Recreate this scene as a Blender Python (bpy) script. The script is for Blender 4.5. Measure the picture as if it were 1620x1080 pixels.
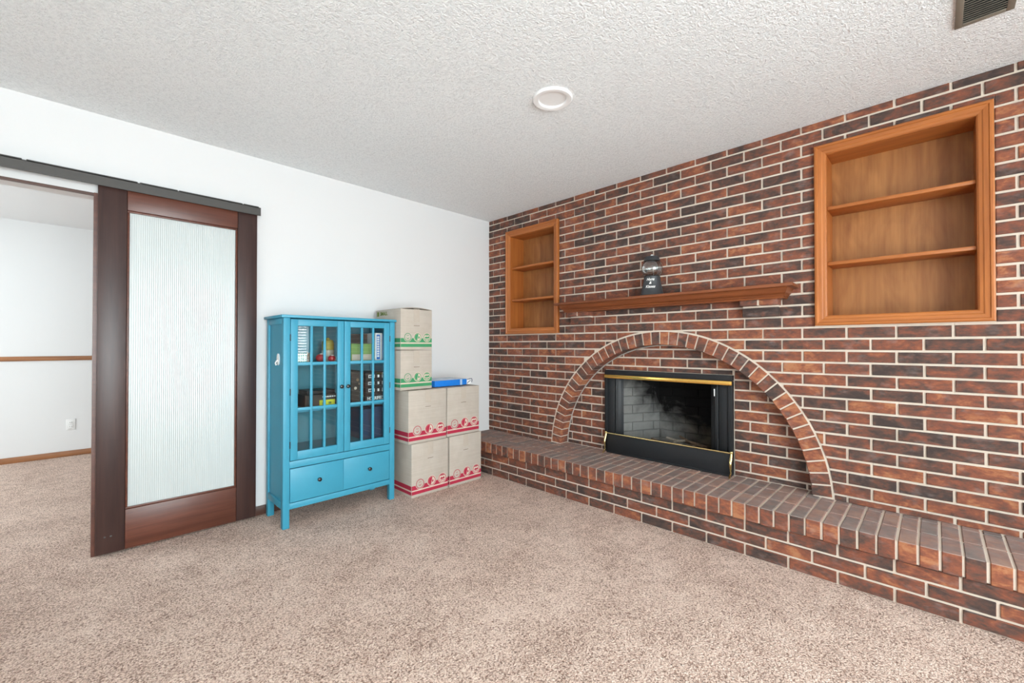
import bpy, bmesh, math, random
from mathutils import Vector, Matrix
random.seed(7)
S = bpy.context.scene
C = S.collection
PI = math.pi
for o in list(bpy.data.objects):
    bpy.data.objects.remove(o, do_unlink=True)

# ------------------------------------------------------------------ camera
CAM = Vector((-3.0128, -3.3298, 1.1698))
F_PX = 675.61
cam_d = bpy.data.cameras.new('camera')
cam_d.sensor_width = 36.0
cam_d.lens = F_PX / 1620 * 36.0
cam_d.clip_start = 0.05
cam = bpy.data.objects.new('camera', cam_d)
C.objects.link(cam)
cam.location = CAM
YAW, PITCH = math.radians(45.2427), math.radians(0.528)
cam.rotation_euler = (PI / 2 + PITCH, 0, -YAW)
S.camera = cam

# ------------------------------------------------------------------ sky and exposure
W = bpy.data.worlds.new('sky')
S.world = W
W.use_nodes = True
bg = W.node_tree.nodes['Background']
bg.inputs['Color'].default_value = (0.935, 0.98, 1.01, 1)
bg.inputs['Strength'].default_value = 6.0
S.view_settings.view_transform = 'Standard'
S.view_settings.look = 'None'
S.view_settings.exposure = 1.70
S.view_settings.gamma = 1.0
S.view_settings.use_curve_mapping = False
S.cycles.use_denoising = True
S.cycles.max_bounces = 14
S.cycles.diffuse_bounces = 9
S.cycles.transparent_max_bounces = 16
S.cycles.sample_clamp_indirect = 8.0
S.cycles.caustics_reflective = False
S.cycles.caustics_refractive = False

# room numbers (metres): corner of white wall and brick wall is the origin
H = 2.4687
RX0, RY0 = -5.6, -5.5          # far left wall, wall behind the camera
BY1 = 3.19                      # back wall of the other room
COURSE, BL, S0, ZJ0 = 0.0677, 0.2081, 0.0633, 1.2749
ZT, DF, ZB = 0.2927, 0.4206, 0.2014
AY, AZ, RO, RI = -1.880, 0.242, 1.028, 0.933   # arch centre, outer and inner radius
PX = 0.105                                     # plane of the recessed brick panel

def portal(loc, rot, sx, sy):
    l = bpy.data.lights.new('window_daylight', 'AREA')
    l.shape = 'RECTANGLE'; l.size = sx; l.size_y = sy
    l.cycles.is_portal = True
    o = bpy.data.objects.new('window_daylight', l)
    o.location = loc; o.rotation_euler = rot
    C.objects.link(o)

WIN = [  # (axis wall, u0, u1, z0, z1)
    ('front', -1.10, -0.06, 0.80, 2.24),
    ('front', -4.45, -1.75, 0.10, 2.24),  # unseen window; its low sill is shaped to throw light onto the ceiling
    ('left2', 1.00, 2.45, 0.6, 2.12),
]
for w in WIN:
    u = (w[1] + w[2]) / 2; zc = (w[3] + w[4]) / 2; du = w[2] - w[1]; dz = w[4] - w[3]
    if w[0] == 'front':
        portal((u, RY0 - 0.11, zc), (PI / 2, 0, 0), du, dz)      # light travels to +Y
    else:
        portal((RX0 - 0.11, u, zc), (PI / 2, 0, -PI / 2), du, dz)   # light travels to +X

# ------------------------------------------------------------------ helpers
def tag(o, label=None, cat=None, group=None, kind=None):
    if label: o['label'] = label
    if cat: o['category'] = cat
    if group: o['group'] = group
    if kind: o['kind'] = kind
    return o

def empty(name, loc=(0, 0, 0), rz=0):
    o = bpy.data.objects.new(name, None)
    o.empty_display_size = 0.05
    o.location = loc; o.rotation_euler = (0, 0, rz)
    C.objects.link(o)
    return o

def link(name, me, parent=None, loc=(0, 0, 0), rot=(0, 0, 0)):
    o = bpy.data.objects.new(name, me)
    o.location = loc; o.rotation_euler = rot
    if parent: o.parent = parent
    C.objects.link(o)
    return o

class MB:
    """collects shapes into one mesh"""
    def __init__(s): s.bm = bmesh.new()
    def box(s, x0, x1, y0, y1, z0, z1, bev=0.0, seg=2):
        x0, x1 = min(x0, x1), max(x0, x1); y0, y1 = min(y0, y1), max(y0, y1); z0, z1 = min(z0, z1), max(z0, z1)
        b = bmesh.new()
        v = [b.verts.new(p) for p in ((x0, y0, z0), (x1, y0, z0), (x1, y1, z0), (x0, y1, z0), (x0, y0, z1), (x1, y0, z1), (x1, y1, z1), (x0, y1, z1))]
        for f in ((0, 3, 2, 1), (4, 5, 6, 7), (0, 1, 5, 4), (1, 2, 6, 5), (2, 3, 7, 6), (3, 0, 4, 7)):
            b.faces.new([v[i] for i in f])
        if bev > 0:
            bmesh.ops.bevel(b, geom=list(b.edges), offset=bev, segments=seg, profile=0.5, affect='EDGES')
        s.merge(b); return s
    def merge(s, b, mat=None):
        if mat is not None: bmesh.ops.transform(b, matrix=mat, verts=b.verts)
        m = bpy.data.meshes.new('t'); b.to_mesh(m); b.free()
        s.bm.from_mesh(m); bpy.data.meshes.remove(m)
    def prism(s, pts, axis, a, b_):
        """polygon (2D points) extruded along axis 0/1/2 from a to b_"""
        b = bmesh.new()
        def P(p, t):
            q = list(p); q.insert(axis, t); return q
        lo = [b.verts.new(P(p, a)) for p in pts]; hi = [b.verts.new(P(p, b_)) for p in pts]
        n = len(pts)
        b.faces.new(lo); b.faces.new(hi)
        for i in range(n): b.faces.new((lo[i], lo[(i + 1) % n], hi[(i + 1) % n], hi[i]))
        bmesh.ops.recalc_face_normals(b, faces=b.faces)
        s.merge(b); return s
    def lathe(s, prof, n=32, loc=(0, 0, 0), mat=None):
        b = bmesh.new(); rings = []
        for r, z in prof:
            if r < 1e-6: rings.append([b.verts.new((0, 0, z))])
            else: rings.append([b.verts.new((r * math.cos(2 * PI * i / n), r * math.sin(2 * PI * i / n), z)) for i in range(n)])
        for A, B in zip(rings, rings[1:]):
            for i in range(n):
                a = [A[i % len(A)], A[(i + 1) % len(A)]] if len(A) > 1 else [A[0]]
                c = [B[(i + 1) % len(B)], B[i % len(B)]] if len(B) > 1 else [B[0]]
                if len(a) + len(c) > 2: b.faces.new(a + c)
        M = Matrix.Translation(loc)
        if mat is not None: M = M @ mat
        bmesh.ops.recalc_face_normals(b, faces=b.faces)
        s.merge(b, M); return s
    def tube(s, pts, rad, n=10):
        b = bmesh.new(); rings = []
        pts = [Vector(p) for p in pts]
        rads = rad if isinstance(rad, (list, tuple)) else [rad] * len(pts)
        for i, p in enumerate(pts):
            d = (pts[min(i + 1, len(pts) - 1)] - pts[max(i - 1, 0)]).normalized()
            up = Vector((0, 0, 1)) if abs(d.z) < 0.9 else Vector((0, 1, 0))
            x = d.cross(up).normalized(); y = x.cross(d).normalized()
            rings.append([b.verts.new(p + rads[i] * (x * math.cos(2 * PI * k / n) + y * math.sin(2 * PI * k / n))) for k in range(n)])
        for A, B in zip(rings, rings[1:]):
            for k in range(n): b.faces.new((A[k], A[(k + 1) % n], B[(k + 1) % n], B[k]))
        b.faces.new(rings[0]); b.faces.new(rings[-1])
        bmesh.ops.recalc_face_normals(b, faces=b.faces)
        s.merge(b); return s
    def mesh(s, name, mat, smooth=False):
        me = bpy.data.meshes.new(name); s.bm.to_mesh(me); s.bm.free()
        if mat: me.materials.append(mat)
        if smooth:
            for p in me.polygons: p.use_smooth = True
            try: me.set_sharp_from_angle(angle=math.radians(35))
            except Exception: pass
        return me
    def build(s, name, mat, parent=None, smooth=False, loc=(0, 0, 0), rot=(0, 0, 0)):
        return link(name, s.mesh(name, mat, smooth), parent, loc, rot)

def BX(name, mat, parent, x0, x1, y0, y1, z0, z1, bev=0.0, seg=2):
    return MB().box(x0, x1, y0, y1, z0, z1, bev, seg).build(name, mat, parent, smooth=bev > 0)

# ------------------------------------------------------------------ materials
class NT:
    def __init__(s, name):
        s.m = bpy.data.materials.new(name); s.m.use_nodes = True
        s.t = s.m.node_tree; s.n = s.t.nodes; s.l = s.t.links
        s.b = s.n['Principled BSDF']
    def new(s, kind, **kw):
        n = s.n.new(kind)
        for k, v in kw.items(): setattr(n, k, v)
        return n
    def lk(s, a, b): s.l.new(a, b)
    def put(s, sock, v):
        if hasattr(v, 'is_output'): s.l.new(v, sock)
        else: sock.default_value = v
    def math(s, op, a, b=None, c=None, clamp=False):
        n = s.new('ShaderNodeMath', operation=op, use_clamp=clamp)
        s.put(n.inputs[0], a)
        if b is not None: s.put(n.inputs[1], b)
        if c is not None: s.put(n.inputs[2], c)
        return n.outputs[0]
    def pos(s):
        return s.new('ShaderNodeNewGeometry').outputs['Position']
    def obj(s):
        return s.new('ShaderNodeTexCoord').outputs['Object']
    def mapping(s, vec, scale=(1, 1, 1), loc=(0, 0, 0)):
        n = s.new('ShaderNodeMapping'); s.lk(vec, n.inputs['Vector'])
        n.inputs['Scale'].default_value = scale; s.put(n.inputs['Location'], loc)
        return n.outputs[0]
    def noise(s, vec, scale, detail=3, rough=0.55, dist=0.0):
        n = s.new('ShaderNodeTexNoise'); s.lk(vec, n.inputs['Vector'])
        n.inputs['Scale'].default_value = scale; n.inputs['Detail'].default_value = detail
        n.inputs['Roughness'].default_value = rough; n.inputs['Distortion'].default_value = dist
        return n.outputs['Fac']
    def ramp(s, fac, stops, interp='LINEAR'):
        n = s.new('ShaderNodeValToRGB'); s.lk(fac, n.inputs[0]); r = n.color_ramp; r.interpolation = interp
        while len(r.elements) < len(stops): r.elements.new(0.5)
        for e, (p, c) in zip(r.elements, stops):
            e.position = p; e.color = (*c, 1) if len(c) == 3 else c
        return n.outputs['Color']
    def mix(s, fac, a, b, mode='MIX'):
        n = s.new('ShaderNodeMix', data_type='RGBA', blend_type=mode)
        s.put(n.inputs[0], fac)
        s.put(n.inputs[6], a if hasattr(a, 'is_output') else (*a, 1)); s.put(n.inputs[7], b if hasattr(b, 'is_output') else (*b, 1))
        return n.outputs[2]
    def bump(s, h, strength, dist=0.01):
        n = s.new('ShaderNodeBump'); s.lk(h, n.inputs['Height'])
        n.inputs['Strength'].default_value = strength; n.inputs['Distance'].default_value = dist
        s.lk(n.outputs[0], s.b.inputs['Normal'])
    def out(s, color=None, rough=0.6, spec=0.5, metal=0.0):
        if color is not None: s.put(s.b.inputs['Base Color'], color if hasattr(color, 'is_output') else (*color, 1))
        s.put(s.b.inputs['Roughness'], rough); s.b.inputs['Specular IOR Level'].default_value = spec
        s.b.inputs['Metallic'].default_value = metal
        return s.m

def plain(name, col, rough=0.6, spec=0.4, metal=0.0, var=0.06, scale=40):
    t = NT(name)
    f = t.noise(t.pos(), scale, 3)
    c = t.mix(f, tuple(v * (1 - var) for v in col), tuple(min(1, v * (1 + var)) for v in col))
    return t.out(c, rough, spec, metal)

def wall_paint(name, col):
    t = NT(name)
    f = t.noise(t.pos(), 3, 3)
    c = t.mix(f, tuple(v * 0.985 for v in col), col)
    t.bump(t.noise(t.pos(), 160, 3), 0.06, 0.004)
    return t.out(c, 0.75, 0.25)

def ceiling_mat():
    t = NT('popcorn_ceiling')
    p = t.pos()
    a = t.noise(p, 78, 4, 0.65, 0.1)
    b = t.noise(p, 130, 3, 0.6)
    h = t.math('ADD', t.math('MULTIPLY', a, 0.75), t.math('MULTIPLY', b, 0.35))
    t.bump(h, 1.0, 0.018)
    g = t.ramp(h, [(0.44, (0.85, 0.87, 0.88)), (0.60, (0.965, 0.985, 0.99))])  # bump shading painted into the colour too: hollows darker, tips paler
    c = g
    return t.out(c, 0.95, 0.1)

def carpet_mat():
    t = NT('beige_carpet')
    p = t.pos()
    big = t.noise(p, 3.2, 4, 0.6)
    mid = t.noise(p, 16, 4, 0.6)
    fine = t.noise(p, 125, 3, 0.65, 0.9)
    v = t.new('ShaderNodeTexVoronoi'); t.lk(p, v.inputs['Vector']); v.inputs['Scale'].default_value = 150
    tuft = t.math('SUBTRACT', 1.0, v.outputs['Distance'])
    f = t.math('ADD', t.math('MULTIPLY_ADD', fine, 1.35, -0.2), t.math('MULTIPLY', tuft, 0.35))
    f = t.math('ADD', f, t.math('MULTIPLY', t.math('SUBTRACT', mid, 0.5), 0.28))
    f = t.math('ADD', f, t.math('MULTIPLY', t.math('SUBTRACT', big, 0.5), 0.30))
    c = t.ramp(f, [(0.44, (0.25, 0.150, 0.110)), (0.58, (0.57, 0.400, 0.318)), (0.74, (0.83, 0.63, 0.525)), (0.92, (0.95, 0.79, 0.68))])
    h = t.math('ADD', fine, t.math('MULTIPLY', tuft, 0.6))
    t.bump(h, 0.8, 0.012)
    t.b.inputs['Sheen Weight'].default_value = 0.15
    return t.out(c, 1.0, 0.05)

BR_STOPS = [(0.0, (0.070, 0.050, 0.045)), (0.20, (0.105, 0.066, 0.055)), (0.38, (0.165, 0.078, 0.057)), (0.55, (0.245, 0.088, 0.056)),
            (0.72, (0.320, 0.112, 0.062)), (0.86, (0.42, 0.160, 0.078)), (1.0, (0.48, 0.210, 0.105))]

def brick_mat(name, lattice, bias=0.0, gain=1.0, dust_sheen=0.0):
    t = NT(name)
    p = t.pos()
    if lattice:   # one random number per brick from the bond pattern of the wall
        sp = t.new('ShaderNodeSeparateXYZ'); t.lk(p, sp.inputs[0])
        row = t.math('FLOOR', t.math('DIVIDE', t.math('SUBTRACT', ZJ0, sp.outputs[2]), COURSE))
        odd = t.math('FLOORED_MODULO', row, 2.0)
        s_ = t.math('SUBTRACT', t.math('MULTIPLY', sp.outputs[1], -1.0), t.math('ADD', S0, t.math('MULTIPLY', odd, BL / 2)))
        col = t.math('FLOOR', t.math('DIVIDE', s_, BL))
        cb = t.new('ShaderNodeCombineXYZ'); t.lk(row, cb.inputs[0]); t.lk(col, cb.inputs[1])
        wn = t.new('ShaderNodeTexWhiteNoise', noise_dimensions='3D'); t.lk(cb.outputs[0], wn.inputs['Vector'])
        rnd, rcol = wn.outputs['Value'], wn.outputs['Color']
    else:
        oi = t.new('ShaderNodeObjectInfo')
        wn = t.new('ShaderNodeTexWhiteNoise', noise_dimensions='1D'); t.lk(t.math('MULTIPLY', oi.outputs['Random'], 97.0), wn.inputs['W'])
        rnd, rcol = wn.outputs['Value'], wn.outputs['Color']
    off = t.new('ShaderNodeVectorMath', operation='MULTIPLY_ADD')
    t.lk(rcol, off.inputs[0]); off.inputs[1].default_value = (7, 7, 7); t.lk(p, off.inputs[2])
    vec = t.mapping(off.outputs[0], (1, 1, 1.9))
    n1 = t.noise(vec, 10.5, 3, 0.6, 0.5)
    n2 = t.noise(vec, 45, 4, 0.65)
    f = t.math('ADD', t.math('MULTIPLY', t.math('SUBTRACT', rnd, 0.5), 0.52), t.math('MULTIPLY', t.math('SUBTRACT', n1, 0.5), 1.7))
    f = t.math('ADD', f, t.math('MULTIPLY', t.math('SUBTRACT', n2, 0.5), 0.8))
    f = t.math('ADD', f, 0.45 + bias)
    c = t.ramp(f, [(q, tuple(min(1, v * gain * 0.80) for v in cc)) for q, cc in BR_STOPS])
    n3 = t.noise(vec, 11, 3, 0.6)
    ash = t.ramp(n3, [(0.56, (0, 0, 0)), (0.80, (0.36, 0.36, 0.36))])
    c = t.mix(ash, c, (0.34, 0.29, 0.275))
    if dust_sheen:      # settled ash plus a painted grazing sheen, pale grey on upward faces
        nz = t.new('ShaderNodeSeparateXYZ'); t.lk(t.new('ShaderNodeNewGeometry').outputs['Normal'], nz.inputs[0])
        up = t.math('MULTIPLY', t.math('GREATER_THAN', nz.outputs[2], 0.7), t.math('MULTIPLY_ADD', t.noise(p, 14, 4), 0.75, dust_sheen))
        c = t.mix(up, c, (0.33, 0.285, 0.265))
    t.bump(t.noise(p, 150, 4, 0.65), 0.35, 0.006)
    return t.out(c, 0.78, 0.25)

def mortar_mat(name, col):
    t = NT(name)
    p = t.pos()
    c = t.mix(t.noise(p, 22, 4), tuple(v * 0.86 for v in col), col)
    t.bump(t.noise(p, 260, 3), 0.4, 0.004)
    return t.out(c, 0.95, 0.1)

def wood_mat(name, dark, light, axis, rough=0.42, scale=1.0, figure=0.0):
    t = NT(name)
    p = t.pos()
    sc = [26 * scale] * 3; sc[axis] = 1.6 * scale
    v = t.mapping(p, tuple(sc))
    a = t.noise(v, 1.0, 5, 0.62, 0.5)
    sc2 = [110 * scale] * 3; sc2[axis] = 4 * scale
    b = t.noise(t.mapping(p, tuple(sc2)), 1.0, 3, 0.6)
    f = t.math('ADD', t.math('MULTIPLY', a, 0.8), t.math('MULTIPLY', b, 0.3))
    if figure:
        g = t.noise(t.mapping(p, (5, 5, 1.6)), 1.3, 3, 0.5, 2.2)
        f = t.math('ADD', f, t.math('MULTIPLY', t.math('SUBTRACT', g, 0.5), figure))
    c = t.ramp(f, [(0.32, dark), (0.58, tuple((x + y) / 2 for x, y in zip(dark, light))), (0.80, light)])
    t.bump(f, 0.08, 0.003)
    return t.out(c, rough, 0.45)

def thin_glass(name, tint=(0.95, 0.98, 0.98), spec_rough=0.02, base=0.045, edge=0.8, power=4.0):
    t = NT(name)
    tr = t.new('ShaderNodeBsdfTransparent'); tr.inputs[0].default_value = (*tint, 1)
    gl = t.new('ShaderNodeBsdfGlossy'); gl.inputs['Roughness'].default_value = spec_rough
    fr = t.new('ShaderNodeLayerWeight'); fr.inputs[0].default_value = 0.5
    fac = t.math('MULTIPLY_ADD', t.math('POWER', fr.outputs['Facing'], power), edge, base, clamp=True)
    mx = t.new('ShaderNodeMixShader'); t.lk(fac, mx.inputs[0]); t.lk(tr.outputs[0], mx.inputs[1]); t.lk(gl.outputs[0], mx.inputs[2])
    t.lk(mx.outputs[0], t.n['Material Output'].inputs['Surface'])
    return t.m

def reeded_glass():
    t = NT('reeded_glass')
    p = t.pos()
    w = t.new('ShaderNodeTexWave', wave_type='BANDS', bands_direction='X'); t.lk(p, w.inputs['Vector'])
    w.inputs['Scale'].default_value = 32.0; w.inputs['Distortion'].default_value = 0.6; w.inputs['Detail'].default_value = 1
    t.bump(w.outputs['Fac'], 0.22, 0.006)
    c = t.mix(t.noise(t.mapping(p, (60, 1, 2)), 1.0, 2), (0.485, 0.525, 0.525), (0.54, 0.58, 0.575))
    t.b.inputs['Coat Weight'].default_value = 0.12
    t.b.inputs['Coat Roughness'].default_value = 0.2
    return t.out(c, 0.26, 0.55)

def firebrick_mat(name, gain):
    t = NT(name)
    p = t.pos()
    sp = t.new('ShaderNodeSeparateXYZ'); t.lk(p, sp.inputs[0])
    big = t.noise(p, 4.0, 4, 0.6, 0.6)
    hz = t.math('MULTIPLY_ADD', sp.outputs[2], 2.6, -1.75)             # soot climbs towards the flue
    hx = t.math('MULTIPLY_ADD', sp.outputs[0], 2.2, -0.55)              # and is thickest on the back wall
    f = t.math('ADD', t.math('ADD', hz, hx), t.math('MULTIPLY_ADD', big, 1.9, -0.75))
    f = t.math('ADD', f, t.math('MULTIPLY', t.math('MULTIPLY_ADD', sp.outputs[1], -1.0, -1.72), 1.1))      # dark towards the right side
    base = t.mix(t.noise(p, 14, 4), tuple(v * gain for v in (0.30, 0.295, 0.28)), tuple(v * gain for v in (0.50, 0.495, 0.47)))
    brown = t.mix(t.noise(p, 9, 3), tuple(v * gain for v in (0.10, 0.062, 0.045)), tuple(v * gain for v in (0.30, 0.245, 0.18)))
    side = t.math('MULTIPLY_ADD', sp.outputs[1], -4.0, -7.0, clamp=True)
    base = t.mix(side, base, brown)
    fac = t.ramp(f, [(0.15, (0, 0, 0)), (0.85, (1, 1, 1))])
    c = t.mix(fac, base, (0.012, 0.011, 0.011))
    t.bump(t.noise(p, 60, 4), 0.3, 0.006)
    return t.out(c, 0.95, 0.1)

def cardboard_mat():
    t = NT('cardboard')
    p = t.pos()
    a = t.noise(t.mapping(p, (3, 3, 120)), 1.0, 2)
    b = t.noise(p, 12, 4)
    f = t.math('ADD', t.math('MULTIPLY', a, 0.4), t.math('MULTIPLY', b, 0.6))
    c = t.ramp(f, [(0.3, (0.43, 0.375, 0.318)), (0.7, (0.50, 0.45, 0.39))])
    return t.out(c, 0.8, 0.2)

def dotted_mat():
    t = NT('green_dotted_tin')
    v = t.new('ShaderNodeTexVoronoi'); t.lk(t.pos(), v.inputs['Vector']); v.inputs['Scale'].default_value = 70
    v.inputs['Randomness'].default_value = 0.2
    c = t.ramp(v.outputs['Distance'], [(0.30, (0.10, 0.42, 0.30)), (0.42, (0.80, 0.86, 0.82))])
    return t.out(c, 0.5)

def blind_mat():
    t = NT('translucent_blind_vinyl')
    d = t.new('ShaderNodeBsdfDiffuse'); d.inputs[0].default_value = (0.8, 0.8, 0.79, 1)
    u = t.new('ShaderNodeBsdfTranslucent'); u.inputs[0].default_value = (0.75, 0.75, 0.73, 1)
    mx = t.new('ShaderNodeMixShader'); mx.inputs[0].default_value = 0.35
    t.lk(d.outputs[0], mx.inputs[1]); t.lk(u.outputs[0], mx.inputs[2]); t.lk(mx.outputs[0], t.n['Material Output'].inputs['Surface'])
    return t.m

M = {}
M['white'] = wall_paint('white_wall_paint', (0.70, 0.70, 0.70))
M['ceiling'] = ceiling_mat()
M['carpet'] = carpet_mat()
M['brick'] = brick_mat('flashed_red_brick', True)
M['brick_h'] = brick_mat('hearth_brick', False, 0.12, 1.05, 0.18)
M['brick_a'] = brick_mat('arch_brick', False, 0.08, 1.1)
M['brick_c'] = brick_mat('corbel_brick', False, -0.08, 1.0)
M['mortar'] = mortar_mat('cream_mortar', (0.72, 0.625, 0.525))
M['mortar_g'] = mortar_mat('grey_mortar', (0.42, 0.385, 0.35))
M['oak_z'] = wood_mat('honey_oak_upright', (0.29, 0.082, 0.016), (0.50, 0.170, 0.038), 2)
M['oak_y'] = wood_mat('honey_oak_level', (0.29, 0.082, 0.016), (0.50, 0.170, 0.038), 1)
M['oak_back'] = wood_mat('oak_veneer_back', (0.22, 0.080, 0.022), (0.44, 0.195, 0.060), 2, 0.5, 0.55, 0.5)
M['mantel'] = wood_mat('mantel_oak', (0.13, 0.034, 0.010), (0.27, 0.078, 0.022), 1, 0.4)
M['espresso_z'] = wood_mat('dark_door_wood_upright', (0.026, 0.012, 0.011), (0.066, 0.030, 0.024), 2, 0.38)
M['espresso_x'] = wood_mat('red_brown_door_wood_level', (0.065, 0.020, 0.012), (0.155, 0.050, 0.029), 0, 0.36)
M['trim'] = wood_mat('brown_trim_wood', (0.20, 0.075, 0.026), (0.40, 0.17, 0.065), 0, 0.45)
M['trim_d'] = wood_mat('dark_trim_wood', (0.045, 0.020, 0.014), (0.12, 0.05, 0.034), 0, 0.4)
M['track'] = plain('charcoal_track', (0.062, 0.058, 0.054), 0.5)
M['reeded'] = reeded_glass()
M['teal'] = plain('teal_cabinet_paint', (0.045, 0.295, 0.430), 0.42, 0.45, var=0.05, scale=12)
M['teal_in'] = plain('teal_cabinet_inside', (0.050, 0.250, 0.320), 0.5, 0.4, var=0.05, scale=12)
M['glass'] = thin_glass('clear_glass')
M['globe'] = thin_glass('gumball_globe_glass', (0.90, 0.92, 0.92), 0.03, 0.10, 1.0, 2.5)
M['black'] = plain('black_steel', (0.014, 0.015, 0.017), 0.46, 0.32, var=0.15)
M['knob'] = plain('black_knob', (0.012, 0.012, 0.013), 0.3, 0.5)
M['brass'] = plain('polished_brass', (0.80, 0.50, 0.13), 0.24, 0.5, 1.0, var=0.05)
M['brass_pale'] = plain('pale_brass', (0.78, 0.62, 0.28), 0.22, 0.5, 1.0, var=0.05)
M['firebrick'] = firebrick_mat('sooty_firebrick', 0.55)
M['soot_mortar'] = firebrick_mat('sooty_joint', 0.42)
M['ash'] = plain('ash', (0.27, 0.235, 0.19), 0.95, 0.1, var=0.5, scale=60)
M['charred'] = plain('charred_wood', (0.16, 0.11, 0.075), 0.9, 0.1, var=0.6, scale=50)
M['card'] = cardboard_mat()
M['card_red'] = plain('red_box_print', (0.40, 0.028, 0.060), 0.7, 0.2)
M['card_green'] = plain('green_box_print', (0.055, 0.27, 0.12), 0.7, 0.2)
M['card_light'] = plain('pale_box_print', (0.62, 0.50, 0.42), 0.7, 0.2)
M['tape'] = plain('clear_packing_tape', (0.48, 0.42, 0.355), 0.2, 0.55)
M['slot'] = plain('box_slot_shadow', (0.12, 0.09, 0.065), 0.9, 0.1)
M['plastic_w'] = plain('white_plastic', (0.82, 0.82, 0.81), 0.4, 0.5, var=0.02)
M['plate'] = plain('outlet_plastic', (0.72, 0.72, 0.71), 0.5, 0.4, var=0.02)
M['blind'] = blind_mat()
M['white_gloss'] = plain('white_enamel', (0.86, 0.86, 0.86), 0.35, 0.5, var=0.02)
M['lens'] = plain('frosted_lamp_lens', (0.86, 0.86, 0.86), 0.6, 0.4, var=0.03)
M['vent'] = plain('taupe_vent_metal', (0.20, 0.175, 0.14), 0.5, 0.5, var=0.1)
M['dark'] = plain('dark_duct', (0.03, 0.028, 0.026), 0.8, 0.2)
M['gum'] = plain('black_cast_metal', (0.035, 0.038, 0.042), 0.45, 0.5, var=0.2)
M['chalk'] = plain('white_lettering', (0.82, 0.82, 0.80), 0.7, 0.2)
M['red'] = plain('red_ceramic', (0.42, 0.018, 0.028), 0.3, 0.5)
M['cream'] = plain('cream_ceramic', (0.55, 0.47, 0.38), 0.5)
M['yellow'] = plain('mustard_lid', (0.42, 0.33, 0.055), 0.5)
M['label_y'] = plain('yellow_label', (0.72, 0.70, 0.04), 0.6)
M['green_box'] = plain('green_carton', (0.21, 0.34, 0.10), 0.6, var=0.15)
M['navy'] = plain('navy_carton', (0.022, 0.045, 0.095), 0.5, var=0.2)
M['blue'] = plain('blue_carton', (0.02, 0.16, 0.55), 0.4, var=0.08)
M['blue2'] = plain('royal_blue_wrap', (0.012, 0.19, 0.66), 0.25, 0.5, var=0.08)
M['wrap_grey'] = plain('clear_wrap_seam', (0.35, 0.50, 0.68), 0.2, 0.5)
M['black_box'] = plain('black_carton', (0.022, 0.020, 0.020), 0.5, var=0.2)
M['brown_box'] = plain('dark_brown_carton', (0.040, 0.030, 0.024), 0.5, var=0.3, scale=20)
M['olive'] = plain('olive_ink', (0.16, 0.20, 0.035), 0.7)
M['dotted'] = dotted_mat()
M['fur'] = plain('brown_ceramic', (0.24, 0.15, 0.085), 0.6, var=0.3, scale=60)

# ------------------------------------------------------------------ room shell
def holed_wall(name, axis, a, b, u0, u1, z0, z1, holes, mat, label, cat='wall'):
    """slab between a and b on axis (0: x, 1: y); u runs along the other horizontal axis; rectangular openings"""
    us = sorted({u0, u1, *[h[0] for h in holes], *[h[1] for h in holes]})
    zs = sorted({z0, z1, *[h[2] for h in holes], *[h[3] for h in holes]})
    m = MB()
    for i in range(len(us) - 1):
        for k in range(len(zs) - 1):
            cu, cz = (us[i] + us[i + 1]) / 2, (zs[k] + zs[k + 1]) / 2
            if any(h[0] < cu < h[1] and h[2] < cz < h[3] for h in holes): continue
            if axis == 0: m.box(a, b, us[i], us[i + 1], zs[k], zs[k + 1])
            else: m.box(us[i], us[i + 1], a, b, zs[k], zs[k + 1])
    bmesh.ops.remove_doubles(m.bm, verts=m.bm.verts, dist=1e-5)
    return tag(m.build(name, mat), label, cat, kind='structure')

OX0, OX1, OZ = -3.72, -2.955, 2.020     # doorway in the white wall
tag(BX('floor', M['carpet'], None, RX0 - 0.2, 0.9, RY0 - 0.2, BY1 + 0.2, -0.12, 0.0), 'beige speckled carpet covering the whole floor', 'carpet', kind='structure')
tag(BX('ceiling', M['ceiling'], None, RX0 - 0.2, 0.9, RY0 - 0.2, 0.06, H, H + 0.12), 'white popcorn textured ceiling above the fireplace room', 'ceiling', kind='structure')
tag(BX('ceiling_far_room', M['white'], None, RX0 - 0.2, 0.9, 0.06, BY1 + 0.2, 2.425, 2.56), 'plain white ceiling of the room beyond the sliding door', 'ceiling', kind='structure')
holed_wall('wall_back', 1, 0.0, 0.12, RX0 - 0.2, 0.9, 0, H, [(OX0, OX1, 0, OZ)], M['white'], 'white wall with the doorway, behind the blue cabinet')
holed_wall('wall_front', 1, RY0 - 0.12, RY0, RX0 - 0.2, 0.9, 0, H, [(w[1], w[2], w[3], w[4]) for w in WIN if w[0] == 'front'], M['white'], 'white wall with windows facing the sliding door')
holed_wall('wall_left', 0, RX0 - 0.12, RX0, RY0 - 0.2, BY1 + 0.2, 0, H + 0.1, [(w[1], w[2], w[3], w[4]) for w in WIN if w[0] != 'front'], M['white'], 'white wall with windows facing the brick wall')
holed_wall('wall_far_room', 1, BY1, BY1 + 0.12, RX0 - 0.2, 0.9, 0, H + 0.1, [], M['white'], 'white wall with a chair rail seen through the doorway')
holed_wall('wall_light_stop', 0, 0.78, 0.9, RY0 - 0.2, BY1 + 0.2, 0, H + 0.1, [], M['white'], 'plain unseen slab added behind the brickwork against light leaks')  # added unseen backing, keeps sky light from leaking in behind the bricks

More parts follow.
